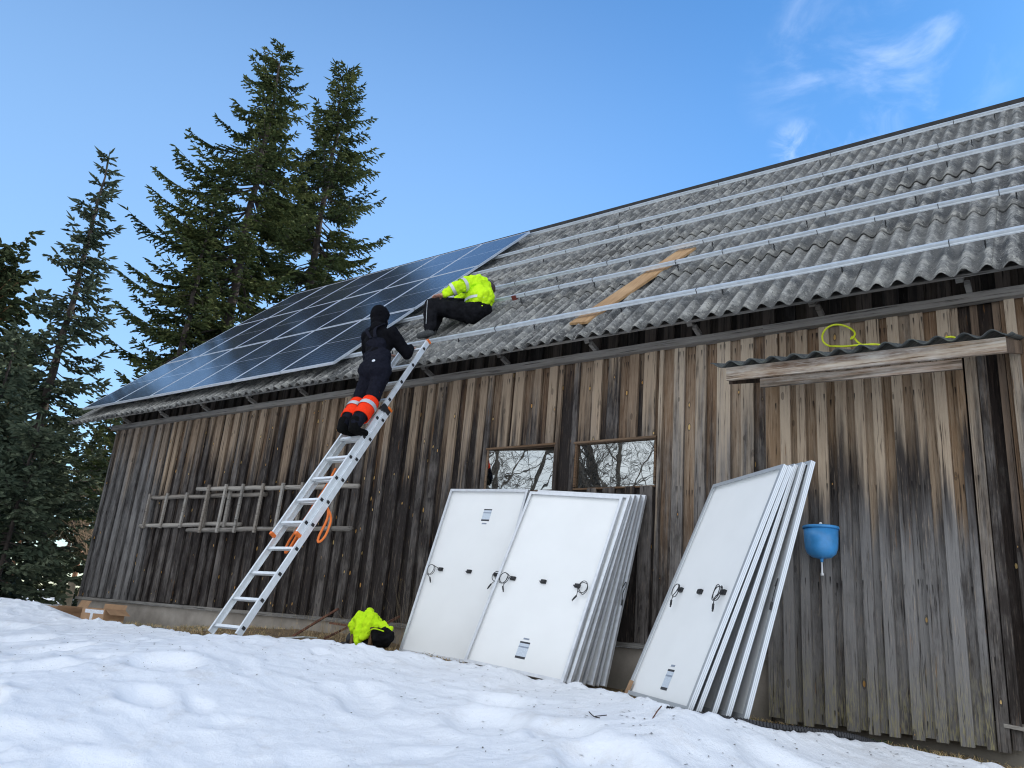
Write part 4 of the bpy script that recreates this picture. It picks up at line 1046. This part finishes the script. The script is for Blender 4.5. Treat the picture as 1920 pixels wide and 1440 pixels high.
def spruce(pos, H, prof, seed, label, group, needles=None, step=.26, dens=1., crown_from=.0, droop=.25, side=None, tw=.047, trunk_r=None, name='spruce_tree', twl=(.07, .17), bark=None, gap=0.0):
    rng = np.random.default_rng(seed); pr = random.Random(seed); needles = needles or M_NEED
    t = thing(name, label, 'tree', pos, None, group)
    R0 = trunk_r or H*.012
    m = MB(); n = 22; wob = [(pr.gauss(0, .015)*H*.15, pr.gauss(0, .015)*H*.15) for _ in range(n+1)]
    TP = [Vector((pos[0]+wob[i][0]*(i/n), pos[1]+wob[i][1]*(i/n), pos[2]-.3+(H+.3)*i/n)) for i in range(n+1)]
    m.tube(TP, [R0*(1-i/n)**.85+.012 for i in range(n+1)], 9); m.build('trunk', bark or M_BARK, t, smooth=True)
    def tp(z):
        f = max(0, min(.9999, (z+.3)/(H+.3)))*n; i = int(f); return TP[i].lerp(TP[i+1], f-i)
    bm_ = MB(); S0 = []; S1_ = []; SW = []; SC = []
    z = H-.12; k = 0
    # leader
    S0.append(tp(H-.5)); S1_.append(tp(H)+Vector((0, 0, .25))); SW.append(tw); SC.append(.5)
    while z > H*crown_from+.15:
        below = H-z
        nb = int(round((4.2+pr.random()*2.2)*min(1.25, .75+below*.06)*dens))
        for b in range(nb):
            az = pr.uniform(0, 2*PI)
            r = prof(below)*pr.uniform(.62, 1.12)
            if side: r *= 1+side[1]*max(-1, math.cos(az-side[0]))
            if gap and pr.random() < gap: r *= pr.uniform(.2, .5)
            if r < .12: r = .12
            up = .75*math.exp(-below/1.6)-droop*(1-math.exp(-below/3.))
            o = tp(z+pr.uniform(-.12, .12)); pts = []
            ns = max(4, int(r/.22)); dx, dy = math.cos(az), math.sin(az)
            for i in range(ns+1):
                f = i/ns; rr_ = r*f
                zz = rr_*up + r*(-.16*math.sin(f*PI)*min(1, below/3)+.14*f*f)
                pts.append(o+Vector((dx*rr_+pr.gauss(0, .015), dy*rr_+pr.gauss(0, .015), zz)))
            bm_.tube(pts, [max(.004, (.006+.010*r)*(1-.9*i/ns)) for i in range(ns+1)], 4, cap=False)
            cj = pr.random()
            # secondaries
            s = .12 if below < 3 else .22
            dl = .26*.42/max(.7, dens)
            L = r
            while s < 1.0:
                f = s*ns; i = min(int(f), ns-1); p = pts[i].lerp(pts[i+1], f-i)
                l2 = (.17+.33*r*(1-s)*.9)*pr.uniform(.7, 1.2)
                l2 = min(l2*.95, .65)
                for sg in (-1, 1):
                    if pr.random() < .12: continue
                    an = az+sg*pr.uniform(.55, 1.05); dn = pr.uniform(-.45, -.02) if below > 1.5 else pr.uniform(-.1, .35)
                    d2 = Vector((math.cos(an), math.sin(an), dn)); q = p+d2*l2
                    S0.append(p); S1_.append(q); SW.append(tw*.9); SC.append(cj*.5+pr.random()*.3)
                    nt = max(3, int(l2/.05))
                    for j in range(nt):
                        g = (j+.4)/nt; pp = p+d2*(l2*g)
                        a3 = an+pr.uniform(-1.3, 1.3); l3 = pr.uniform(*twl)*(1-.35*g)
                        q3 = pp+Vector((math.cos(a3), math.sin(a3), pr.uniform(-.75, .25)))*l3
                        S0.append(pp); S1_.append(q3); SW.append(tw); SC.append(cj*.5+pr.random()*.5)
                s += dl/L*pr.uniform(.7, 1.3)
            for j in range(3):
                q3 = pts[-1]+Vector((dx*.14+pr.gauss(0, .07), dy*.14+pr.gauss(0, .07), pr.uniform(-.02, .12))); S0.append(pts[-1]); S1_.append(q3); SW.append(tw); SC.append(cj*.5+.3)
        z -= step*pr.uniform(.6, 1.3)*(.7+.04*below); k += 1
    P0 = np.array([tuple(v) for v in S0]); P1 = np.array([tuple(v) for v in S1_]); W = np.array(SW)
    V, F = quads_along(P0, P1, W, rng)
    sc = np.concatenate([np.array(SC)]*2); C = np.repeat(np.stack([sc, sc, sc, np.ones_like(sc)], 1), 6, 0)
    np_mesh('crown', V, F, needles, t, col=C)
    bo = bm_.build('branches', bark or M_BARK, t)
    return t

def at_px(px, py, dist):
    d = pdir(px, py); h = math.hypot(d.x, d.y); return CAMP+d*(dist/h)
GT = 'spruce trees behind the barn'
def pA(b): return min(.18+.50*b**.90, 2.35)+.5*max(0, min(1, (b-5.5)/1.5))
a = at_px(532, 92, 24); spruce((a.x, a.y, -.3), a.z+.3, pA, 3, 'tallest spruce behind the panels, broad and open, left of the close pair', GT, side=(2.9, .42), gap=.2, dens=1.1, crown_from=.12, droop=.14, step=.33)
a = at_px(405, 360, 23.4); spruce((a.x, a.y, -.3), a.z+.3, lambda b: min(.15+.40*b, 1.9), 17, 'shorter spruce stem rising just left of the tallest spruce', GT, side=(2.9, .3), gap=.3, dens=.6, crown_from=.15, droop=.12, step=.4)
a = at_px(650, 127, 26); spruce((a.x, a.y, -.3), a.z+.3, lambda b: min(.18+.44*b**.88, 2.15), 8, 'right-hand spruce of the tall pair, directly above the top of the roof panels', GT, side=(-.4, .12), gap=.2, dens=1.1, crown_from=.2, droop=.14, step=.33)
a = at_px(205, 300, 20); spruce((a.x, a.y, -.3), a.z+.3, lambda b: min(.12+.20*b, 2.2), 21, 'narrow dark spruce with a thin tip at the left, standing nearest the barn corner', GT, needles=M_NEEDD, dens=.95, droop=.34, gap=.2, step=.30)
a = at_px(30, 640, 17.5); spruce((a.x, a.y, -.3), a.z+.3, lambda b: min(.15+.42*b, 2.5), 33, 'low dense dark spruce at the left edge with drooping boughs down to the snow', GT, needles=M_NEEDD, dens=1.05, droop=.42, gap=.12, step=.28)
a = at_px(72, 800, 15.8); spruce((a.x, a.y, -.3), a.z+.3, lambda b: min(.25+.42*b, 1.25), 41, 'shortest dark spruce in front of the others, close to the barn corner', GT, needles=M_NEEDD, dens=1.05, droop=.40, gap=.12, step=.26)
a = at_px(-5, 470, 23); spruce((a.x, a.y, -.3), a.z+.3, lambda b: min(.7+.5*b, 2.2), 51, 'paler pine crown cut off by the left edge of the picture', 'pines left of the barn', needles=M_PINE, dens=.8, droop=-.15, crown_from=.4, name='pine_tree', bark=M_BARKO, tw=.08)
# neighbours outside the frame that the panels and panes mirror
a = at_px(-260, 420, 24); spruce((a.x, a.y, -.3), 13.5, lambda b: min(.2+.33*b, 2.6), 61, 'spruce left of the picture, mirrored as a dark streak in the roof panels', GT, needles=M_NEEDD, dens=.6, droop=.3, tw=.09)
a = at_px(-620, 420, 24); spruce((a.x, a.y, -.3), 15, lambda b: min(.2+.33*b, 2.6), 63, 'far left spruce seen only as a dark reflection in the roof panels', GT, needles=M_NEEDD, dens=.6, droop=.3, tw=.09)

# distant edge of the forest between the spruces and the barn corner
first = {}
def far_tree(px, dist, h, kind, label):
    a = at_px(px, 1100, dist)
    if kind in first:
        src = first[kind]; t = src.copy(); COL.objects.link(t)
        for ch in src.children:
            c = ch.copy(); COL.objects.link(c); c.parent = t
        t['label'] = label
    else:
        if kind == 'pine': t = spruce((a.x, a.y, 0), 11, lambda b: min(.7+.45*b, 1.7), 71, label, 'distant trees at the forest edge', needles=M_PINE, dens=.8, droop=-.1, crown_from=.5, name='pine_tree', bark=M_BARKO, tw=.12, trunk_r=.15, step=.4)
        elif kind == 'spruce': t = spruce((a.x, a.y, 0), 11, lambda b: min(.2+.3*b, 2.3), 72, label, 'distant trees at the forest edge', needles=M_DIST, dens=.7, droop=.25, name='spruce_tree', tw=.12, step=.4)
        else: t = bare_tree((a.x, a.y, 0), 7, 73, label, 'distant trees at the forest edge', M_TWIG, .07, spread=.9, levels=4)
        first[kind] = t
    t.location = (a.x, a.y, farz(np.array([a.x]), np.array([a.y]))[0]-.1); s = h/(7 if kind == 'bare' else 11); t.scale = (s, s, s); t.rotation_euler = (0, 0, px*.7)
    return t
M_TWIG = simple('pale_twigs', (.21, .135, .075), .9, var=.3)
def bare_tree(pos, H, seed, label, group, mat, r0, spread=.6, levels=5, lean=(0, 0), name='bare_tree', minr=.003, kids=(3, 4), fl=.62):
    pr = random.Random(seed); t = thing(name, label, 'tree', pos, None, group); tm = MB(); bm_ = MB()
    def grow(p, d, L, r, lv, mb):
        n = 5 if lv > 1 else 3; pts = [p.copy()]; q = p.copy(); dd = d.copy()
        for i in range(n):
            dd = (dd+Vector((pr.gauss(0, .10), pr.gauss(0, .10), pr.gauss(.02, .08)))).normalized(); q = q+dd*(L/n); pts.append(q.copy())
        mb.tube(pts, [r*(1-.45*i/n) for i in range(n+1)], 8 if lv > levels-2 else (5 if lv > 1 else 3), cap=False)
        if lv == 0: return
        k = pr.randint(*kids)+(3 if lv == levels else 0)
        for j in range(k):
            f = pr.uniform(.30 if lv < levels else .35, 1.0); i = min(int(f*n), n-1); o = pts[i].lerp(pts[i+1], f*n-i)
            ax = dd.orthogonal().normalized(); ax = Matrix.Rotation(pr.uniform(0, 2*PI), 3, dd) @ ax
            nd = (Matrix.Rotation(spread*pr.uniform(.6, 1.4), 3, ax) @ dd)
            grow(o, nd.normalized(), L*fl*pr.uniform(.75, 1.15), max(minr, r*.45*pr.uniform(.8, 1.1)), lv-1, bm_)
        grow(pts[-1], dd, L*.7, max(minr, r*.52), lv-1, bm_)
    grow(Vector(pos), Vector((lean[0], lean[1], 1)).normalized(), H*.5, r0, levels, tm)
    tm.build('trunk', mat, t, smooth=True); bm_.build('branches', mat, t); return t
for (px, dist, h, kind, lab) in [
    (188, 42, 9.5, 'pine', 'distant pine with an orange trunk between the spruces and the barn corner'), (165, 48, 8.0, 'spruce', 'distant green spruce just left of the orange-trunked pine'),
    (212, 46, 8.5, 'spruce', 'distant green spruce touching the barn corner in the picture'), (150, 36, 4.2, 'bare', 'brownish leafless shrub at the forest edge near the barn corner'), (200, 38, 4.6, 'bare', 'taller brown shrub right beside the barn corner'),
    (225, 52, 10.5, 'pine', 'farther pine half hidden by the barn corner'), (110, 50, 9, 'spruce', 'distant spruce behind the narrow dark spruce'), (60, 52, 10, 'spruce', 'distant spruce behind the low dense spruce'), (15, 50, 9, 'pine', 'distant pine at the left edge behind the dense spruce'),
    (178, 32, 3.2, 'bare', 'low tawny shrub in front of the distant pines'), (-60, 48, 9, 'spruce', 'distant spruce just outside the left edge'), (135, 55, 11, 'pine', 'slim distant pine seen through the spruce boughs'), (232, 40, 6.5, 'spruce', 'small distant spruce showing under the left end of the eave')]:
    far_tree(px, dist, h, kind, lab)

# big bare trees across the yard, behind the photographer: they show in the window panes
GB = 'bare trees mirrored in the window panes'
bare_tree((-10.9, -14.0, -1.6), 14, 5, 'upright bare tree mirrored in the left window pane', GB, M_BARKG, .27, spread=.75, levels=6, minr=.004, kids=(3, 4), fl=.60)
bare_tree((-9.0, -14.6, -1.6), 15, 9, 'leaning bare tree mirrored in the right window pane', GB, M_BARKG, .30, spread=.7, levels=6, lean=(-.75, 0), minr=.004, kids=(3, 4), fl=.60)
bare_tree((-16.5, -17.5, -1.6), 14, 12, 'bare birch-like tree mirrored between the two window panes', GB, M_BARKG, .20, spread=.6, levels=6, lean=(.15, 0), minr=.006)
# ------------------------------------------------------------------ people
def remeshed(mb, name, mat, parent=None, vox=.011, smooth=6, disp=None, local=False):
    o = mb.build(name, mat, parent, local=local, smooth=True)
    r = o.modifiers.new('remesh', 'REMESH'); r.mode = 'VOXEL'; r.voxel_size = vox; r.use_smooth_shade = True
    s = o.modifiers.new('smooth', 'SMOOTH'); s.factor = .5; s.iterations = smooth
    if disp:
        tx = bpy.data.textures.new(name+'_folds', 'CLOUDS'); tx.noise_scale = disp[1]; tx.noise_depth = 2
        d = o.modifiers.new('folds', 'DISPLACE'); d.texture = tx; d.strength = disp[0]; d.mid_level = .5; d.texture_coords = 'LOCAL'
    return o
def cloth(name, col, var=.15, scale=40, bump=.3):
    t = NT(name); co = t.coord(); n = t.noise(co, scale, 4); n2 = t.noise(t.mapping(co, (1, 1, .45)), 14, 4, .6)
    lo = tuple(x*(1-var) for x in col); hi = tuple(min(1, x*(1+var)) for x in col)
    t.set(color=t.ramp(n, [(.3, lo), (.7, hi)]), rough=.95, spec=.08, normal=t.bump(n2, bump, .02)); return t.m
M_SKIN = simple('skin', (.52, .27, .19), .5, var=.06, bump=.05)
M_HAIR = simple('brown_hair', (.055, .028, .015), .6, var=.4, scale=60, bump=.4)
M_HOOD = cloth('black_hoodie', (.0045, .0045, .006), .3)
M_NAVY = cloth('dark_navy_overall', (.0095, .010, .016), .3)
M_NEONO = cloth('neon_orange', (.90, .045, .012), .08)
M_REFL = simple('reflective_tape', (.55, .56, .56), .35, .3, var=.1)
M_NEONY = cloth('neon_yellow', (.56, .86, .02), .06, 20, .5)
M_TROUS = cloth('black_work_trousers', (.0085, .0085, .010), .5, 12, .5)
M_BOOT = cloth('dark_boot', (.005, .005, .005), .3)
M_GREYB = cloth('grey_boot_leather', (.07, .073, .073), .3)

def hand(mb, w, d, n, size=.18, curl=.9, thumb=1):
    """palm from wrist w along d, palm normal n; five bent fingers"""
    w = Vector(w); d = Vector(d).normalized(); n = Vector(n); n = (n-d*n.dot(d)).normalized(); s = d.cross(n)
    k = size/.18
    pc = w+d*.045*k
    M = Matrix((s, n, d)).transposed()
    mb.ball(pc, (.040*k, .015*k, .050*k), 12, 8, M)
    for i, (off, L) in enumerate(((-.030, .062), (-.011, .074), (.010, .070), (.029, .056))):
        p = w+d*.088*k+s*off*k; dirv = d.copy(); r = .0088*k; seg = [L*.45*k, L*.33*k, L*.28*k]
        for j in range(3):
            a_ = curl*(.45+.2*j+.05*i); dirv = (dirv*math.cos(a_)+n*math.sin(a_)).normalized() if j else (d*math.cos(a_*.6)+n*math.sin(a_*.6)).normalized()
            q = p+dirv*seg[j]; mb.limb(p, r, q, r*.92, 8); p = q; r *= .92
    p = w+d*.030*k-s*.034*thumb*k; q = p+(d*.6-s*.55*thumb+n*.3).normalized()*.036*k; mb.limb(p, .0115*k, q, .010*k, 8); mb.limb(q, .010*k, q+(d*.8+n*.5).normalized()*.030*k, .0088*k, 8)

def headmesh(mb, c, fwd, up, s=1.):
    """head with face: c = centre"""
    f = Vector(fwd).normalized(); u = Vector(up); u = (u-f*u.dot(f)).normalized(); r = f.cross(u); M = Matrix((r, f, u)).transposed(); c = Vector(c)
    mb.ball(c+u*.02*s, (.076*s, .092*s, .092*s), 20, 14, M); mb.ball(c+f*.022*s-u*.045*s, (.056*s, .066*s, .066*s), 16, 10, M)
    mb.ball(c+f*.058*s-u*.092*s, (.026*s, .024*s, .020*s), 10, 8, M)          # chin
    mb.limb(c+f*.088*s+u*.008*s, .011*s, c+f*.108*s-u*.026*s, .014*s, 8)         # nose
    mb.ball(c+f*.085*s-u*.055*s, (.024*s, .012*s, .007*s), 10, 6, M); mb.ball(c+f*.084*s-u*.065*s, (.020*s, .011*s, .007*s), 10, 6, M)
    for k in (-1, 1):
        mb.ball(c+f*.078*s+r*k*.031*s+u*.030*s, (.022*s, .012*s, .008*s), 8, 6, M); mb.ball(c+r*k*.078*s-u*.005*s-f*.005*s, (.009*s, .018*s, .030*s), 8, 6, M)

# --- person on the ladder -------------------------------------------------
def V3(*a): return Vector(a)
P1 = dict(head=V3(-6.50, -.93, 3.36), neck=V3(-6.44, -.98, 3.20), shL=V3(-6.615, -.97, 3.12), shR=V3(-6.235, -.97, 3.10), chest=V3(-6.42, -.98, 3.02), waist=V3(-6.30, -1.07, 2.78),
    hipL=V3(-6.315, -1.13, 2.62), hipR=V3(-6.135, -1.13, 2.60), kL=V3(-6.365, -1.19, 2.24), kR=V3(-6.165, -1.20, 2.24), aL=V3(-6.255, -1.45, 1.91), aR=V3(-6.085, -1.45, 1.90))
elL = V3(-6.78, -.78, 2.94); wrL = V3(-6.70, -.55, 3.05); elR = V3(-6.13, -.80, 2.90); wrR = V3(-6.265, -.62, 3.06)
bm1 = MB()
headmesh(bm1, P1['head'], (.12, 1, -.12), (.15, .1, 1)); bm1.limb(P1['neck'], .052, P1['head']-V3(-.01, .01, .06), .052)
bm1.limb(P1['chest'], .12, P1['waist'], .11); bm1.limb(P1['shL'], .05, P1['shR'], .05); bm1.limb(P1['waist'], .11, (P1['hipL']+P1['hipR'])/2, .12)
for s_, h, k, a_ in (('L', 'hipL', 'kL', 'aL'), ('R', 'hipR', 'kR', 'aR')): bm1.limb(P1[h], .07, P1[k], .05); bm1.limb(P1[k], .048, P1[a_], .035)
for sh, el, wr, dr in (('shL', elL, wrL, V3(.1, .9, .2)), ('shR', elR, wrR, V3(-.5, .8, .15))):
    bm1.limb(P1[sh], .042, el, .036); bm1.limb(el, .035, wr, .026); hand(bm1, wr, dr, V3(0, .25, -1), .18, .55, 1 if sh == 'shR' else -1)
p1 = thing('person', 'person in black hood, navy dungarees and neon orange leg bands standing on the ladder', 'person', (-6.24, -1.40, 1.84), None)
remeshed(bm1, 'body', M_SKIN, p1, .009, 3)
m = MB()     # hoodie with the hood up
f_ = V3(.12, 1, -.12).normalized()
m.ball(P1['head']+V3(-.005, -.015, .015), (.108, .118, .125), 18, 12); m.ball(P1['head']+V3(.015, -.025, -.08), (.098, .10, .09), 16, 10); m.ball(P1['neck']+V3(0, -.02, -.01), (.105, .09, .07), 16, 10)
m.limb(P1['shL']+V3(.05, -.0, -.01), .083, P1['shR']+V3(-.05, 0, -.01), .083, 14); m.limb(P1['shL']+V3(.09, 0, -.10), .105, P1['shR']+V3(-.08, 0, -.10), .105, 14)
m.limb(P1['chest'], .150, P1['waist'], .135, 16); m.limb(P1['waist']+V3(.05, 0, 0), .11, P1['waist']-V3(.05, 0, 0), .11, 14)
for sh, el, wr in (('shL', elL, wrL), ('shR', elR, wrR)): m.limb(P1[sh], .082, el, .064, 14); m.limb(el, .062, el.lerp(wr, .93), .044, 14)
remeshed(m, 'hoodie', M_HOOD, p1, .010, 5, (.030, .09))
m = MB()     # dungarees: bib back, straps, legs
m.limb(P1['waist']+V3(-.055, -.03, .16), .085, P1['waist']+V3(.02, -.03, .15), .085, 14); m.limb(P1['waist']+V3(-.06, -.01, 0), .118, P1['waist']+V3(.06, -.01, 0), .118, 16)
mid = (P1['hipL']+P1['hipR'])/2
m.ball(mid+V3(0, -.010, .05), (.168, .135, .14), 18, 12); m.ball(P1['hipL']+V3(.01, -.055, -.01), .105, 14, 10); m.ball(P1['hipR']+V3(-.01, -.055, -.01), .105, 14, 10); m.limb(P1['waist'], .14, mid, .155, 16)
for h, k, a_ in (('hipL', 'kL', 'aL'), ('hipR', 'kR', 'aR')): m.limb(P1[h], .104, P1[k], .078, 16); m.limb(P1[k], .076, P1[a_]+V3(0, .01, .03), .068, 16)
remeshed(m, 'dungarees', M_NAVY, p1, .010, 4, (.030, .07))
for sg, sh in ((-1, 'shL'), (1, 'shR')):
    m = MB(); a_ = P1['waist']+V3(.0+.035*sg, -.115, .21); b_ = P1['neck']+V3(.075*sg, -.115, -.045); c_ = P1['neck']+V3(.095*sg, -.02, .03)
    strip(m, bez([a_, a_.lerp(b_, .5)+V3(0, -.02, 0), b_, c_], 6), .045); o = m.build('strap', M_NAVY, p1); sm = o.modifiers.new('t', 'SOLIDIFY'); sm.thickness = .008
for sg, k, a_ in ((-1, 'kL', 'aL'), (1, 'kR', 'aR')):
    kk = P1[k].lerp(P1[a_], .02); q = P1[k].lerp(P1[a_], .66); m = MB(); N_ = 10; pts = [kk.lerp(q, i/N_)+V3(0, 0, .0) for i in range(N_+1)]
    m.tube(pts, [.090+.004*math.sin(i*1.9) for i in range(N_+1)], 22, cap=False); o = m.build('leg_band', M_NEONO, p1, smooth=True); sm = o.modifiers.new('t', 'SOLIDIFY'); sm.thickness = .01
    m = MB(); r1_ = kk.lerp(q, .30); r2_ = kk.lerp(q, .50); m.tube([r1_, r2_], [.0985, .0985], 22, cap=False); m.build('reflective_stripe', M_REFL, o, smooth=True)
    m = MB(); an = P1[a_]; m.limb(an+V3(0, 0, .05), .060, an+V3(0, -.005, -.02), .058, 14); m.ball(an+V3(0, -.02, -.045), (.045, .055, .035), 12, 8); m.limb(an+V3(0, .02, -.045), .042, an+V3(.0, .15, -.040), .038, 14)
    remeshed(m, 'boot', M_BOOT, p1, .008, 3)
m = MB(); m.beam(P1['kR']+V3(.075, .02, .10), P1['kR']+V3(.035, -.03, -.05), .035, .02); m.build('knee_flap', M_NEONO, p1)
m = MB(); m.ball(P1['hipR']+V3(.012, -.158, .06), (.026, .006, .014), 14, 8); m.build('round_patch', simple('white_patch', (.62, .65, .68), .6, bump=0), p1, smooth=True)

# --- person crouching on the roof ---------------------------------------------
bm2 = MB()
hip = V3(-6.16, .22, 3.79); hipF = V3(-6.20, .44, 3.93); kn = V3(-6.535, -.085, 3.835); knF = V3(-6.62, .20, 3.98); an = V3(-6.475, -.13, 3.50); anF = V3(-6.62, .07, 3.60)
shN = V3(-6.20, .27, 4.245); shF = V3(-6.34, .60, 4.38); sp = V3(-6.13, .33, 4.01); el2 = V3(-6.30, .05, 4.085); wr2 = V3(-6.42, -.03, 3.985); hd = V3(-6.33, .70, 4.32); elF = V3(-6.55, .50, 4.20); wrF = V3(-6.72, .42, 4.05)
headmesh(bm2, hd, (-.75, .35, -.75), (-.5, .4, .8)); nk = (shN+shF)/2+V3(-.0, .05, .03); bm2.limb(nk, .05, hd, .05)
bm2.limb(hip, .09, hipF, .09); bm2.limb(sp, .11, (shN+shF)/2, .11); bm2.limb((hip+hipF)/2, .11, sp, .11)
for a_, b_, c_ in ((hip, kn, an), (hipF, knF, anF)): bm2.limb(a_, .07, b_, .05); bm2.limb(b_, .048, c_, .035)
for a_, b_, c_, d_ in ((shN, el2, wr2, V3(-.9, -.25, -.1)), (shF, elF, wrF, V3(-.8, -.2, -.4))): bm2.limb(a_, .042, b_, .036); bm2.limb(b_, .035, c_, .027); hand(bm2, c_, d_, V3(.1, -.2, -1), .18, .7, 1)
p2 = thing('person', 'person in a neon yellow jacket and black work trousers sitting bent over on the roof', 'person', (-6.16, .2, 3.62), None)
remeshed(bm2, 'body', M_SKIN, p2, .009, 3)
m = MB(); m.ball(hd+V3(.035, .0, .03), (.092, .10, .095), 16, 10); remeshed(m, 'hair', M_HAIR, p2, .009, 2)
m = MB()
m.ball(hip+V3(.03, .0, -.01), (.17, .15, .14), 16, 10); m.ball(hipF+V3(.02, 0, 0), .13, 16, 10); m.limb((hip+hipF)/2, .15, sp-V3(0, 0, .07), .14, 16)
for a_, b_, c_ in ((hip, kn, an), (hipF, knF, anF)): m.limb(a_, .135, b_, .096, 16); m.limb(b_, .092, c_+V3(0, 0, .02), .078, 16)
remeshed(m, 'work_trousers', M_TROUS, p2, .010, 4, (.032, .07))
m = MB(); a_ = kn+V3(-.01, -.083, .06); strip(m, [kn+V3(.02, -.104, .03), kn.lerp(an, .3)+V3(.02, -.099, 0), kn.lerp(an, .9)+V3(.02, -.092, 0)], .004); o = m.build('seam', M_REFL, p2); o.modifiers.new('t', 'SOLIDIFY').thickness = .004
m = MB()
m.limb(sp-V3(0, 0, .05), .155, (shN+shF)/2-V3(.0, .02, .10), .165, 18); m.limb(shN+V3(.02, .06, -.03), .098, shF+V3(.02, -.05, -.03), .098, 16); m.ball(sp+V3(.05, .0, .02), (.15, .17, .16), 16, 10)
m.ball((shN+shF)/2+V3(.04, -.01, -.08), (.15, .20, .16), 16, 10); m.ball(nk+V3(.02, -.01, .0), (.085, .09, .07), 14, 8)
m.limb(shN, .092, el2, .078, 16); m.limb(el2, .076, el2.lerp(wr2, .86), .052, 16); m.limb(shF, .092, elF, .078, 16); m.limb(elF, .076, elF.lerp(wrF, .9), .052, 16)
m.limb(sp+V3(.10, -.02, -.05), .07, sp+V3(.09, -.09, -.22), .035, 12)      # hanging jacket tail
remeshed(m, 'neon_jacket', M_NEONY, p2, .009, 3, (.055, .07))
m = MB(); m.limb(sp+V3(.02, -.01, -.16), .150, sp+V3(.02, .03, -.13), .150, 16); remeshed(m, 'dark_waistband', M_TROUS, p2, .010, 3)
def ring(c, d, r, w, name, par, n=24):
    d = Vector(d).normalized(); c = Vector(c); mm = MB(); mm.tube([c-d*w/2, c+d*w/2], [r, r], n, cap=False); o = mm.build(name, M_REFL, par, smooth=True); return o
ring(shN.lerp(el2, .55), el2-shN, .098, .045, 'reflective_stripe', p2); ring(el2.lerp(wr2, .18), wr2-el2, .086, .04, 'reflective_stripe', p2)
mm = MB(); mm.tube([sp+V3(.0, .0, -.055), sp+V3(-.005, .0, -.02)], [.178, .180], 28, cap=False); mm.build('reflective_stripe', M_REFL, p2, smooth=True)
m = MB(); m.ball(hip+V3(-.15, -.125, .045), (.016, .006, .016), 12, 8); m.build('red_badge', simple('red_badge', (.55, .06, .03), .5, bump=0), p2, smooth=True)
for c_ in (an, anF):
    m = MB(); m.limb(c_+V3(0, 0, .03), .058, c_+V3(0, 0, -.03), .055, 14); m.limb(c_+V3(.02, 0, -.055), .045, c_+V3(-.14, -.02, -.075), .040, 14); o = remeshed(m, 'boot', M_GREYB, p2, .008, 3)

# --- heap of working clothes ---------------------------------------------------
hp = thing('clothes_heap', 'heap of neon yellow and black work clothes thrown on a stool by the left panel', 'clothes', (-6.1, -.85, -.25), None)
cx, cy = -6.13, -.80
m = MB(); gr = random.Random(4)
m.ball((cx-.07, cy, .02), (.16, .14, .085), 14, 10); m.ball((cx-.17, cy-.04, -.05), (.085, .09, .10), 12, 8); m.limb((cx-.10, cy-.09, .06), .055, (cx-.02, cy-.14, -.17), .05, 12); m.limb((cx+.04, cy-.06, .05), .07, (cx+.03, cy-.15, -.12), .05, 12); m.limb((cx-.05, cy, .09), .05, (cx-.09, cy+.02, .125), .025, 10)
m.limb((cx+.10, cy-.03, -.01), .05, (cx+.26, cy-.02, -.035), .04, 12)
remeshed(m, 'neon_cloth', M_NEONY, hp, .008, 3, (.065, .085))
m = MB(); m.ball((cx+.21, cy-.05, -.115), (.13, .10, .10), 14, 10); m.ball((cx+.02, cy-.03, -.19), (.12, .10, .05), 14, 8); remeshed(m, 'black_cloth', M_TROUS, hp, .010, 3, (.05, .07))
m = MB(); m.tube(bez([(cx+.08, cy-.145, -.10), (cx+.18, cy-.155, -.045), (cx+.30, cy-.13, -.06)], 6), .006, 6); m.build('neon_piping', M_NEONY, hp)
m = MB()
for dx_, dy_ in ((-.17, -.08), (.10, -.09), (-.17, .12), (.10, .12)): m.box((cx+dx_-.018, cy+dy_-.018, -.26), (cx+dx_+.018, cy+dy_+.018, -.03))
m.box((cx-.2, cy-.12, -.06), (cx+.13, cy+.15, -.035)); tag(m.build('low_stool', simple('stool_wood', (.16, .09, .045), .8, var=.3)), 'low brown wooden stool under the heap of neon clothes', 'stool')
m = MB(); m.ball((cx-.245, cy-.02, -.17), (.05, .07, .075), 12, 8); m.limb((cx-.25, cy-.02, -.22), .04, (cx-.33, cy-.06, -.235), .035, 10); tag(remeshed(m, 'work_boot', M_BLACK, None, .008, 2), 'black work boot standing left of the neon clothes heap', 'boot')
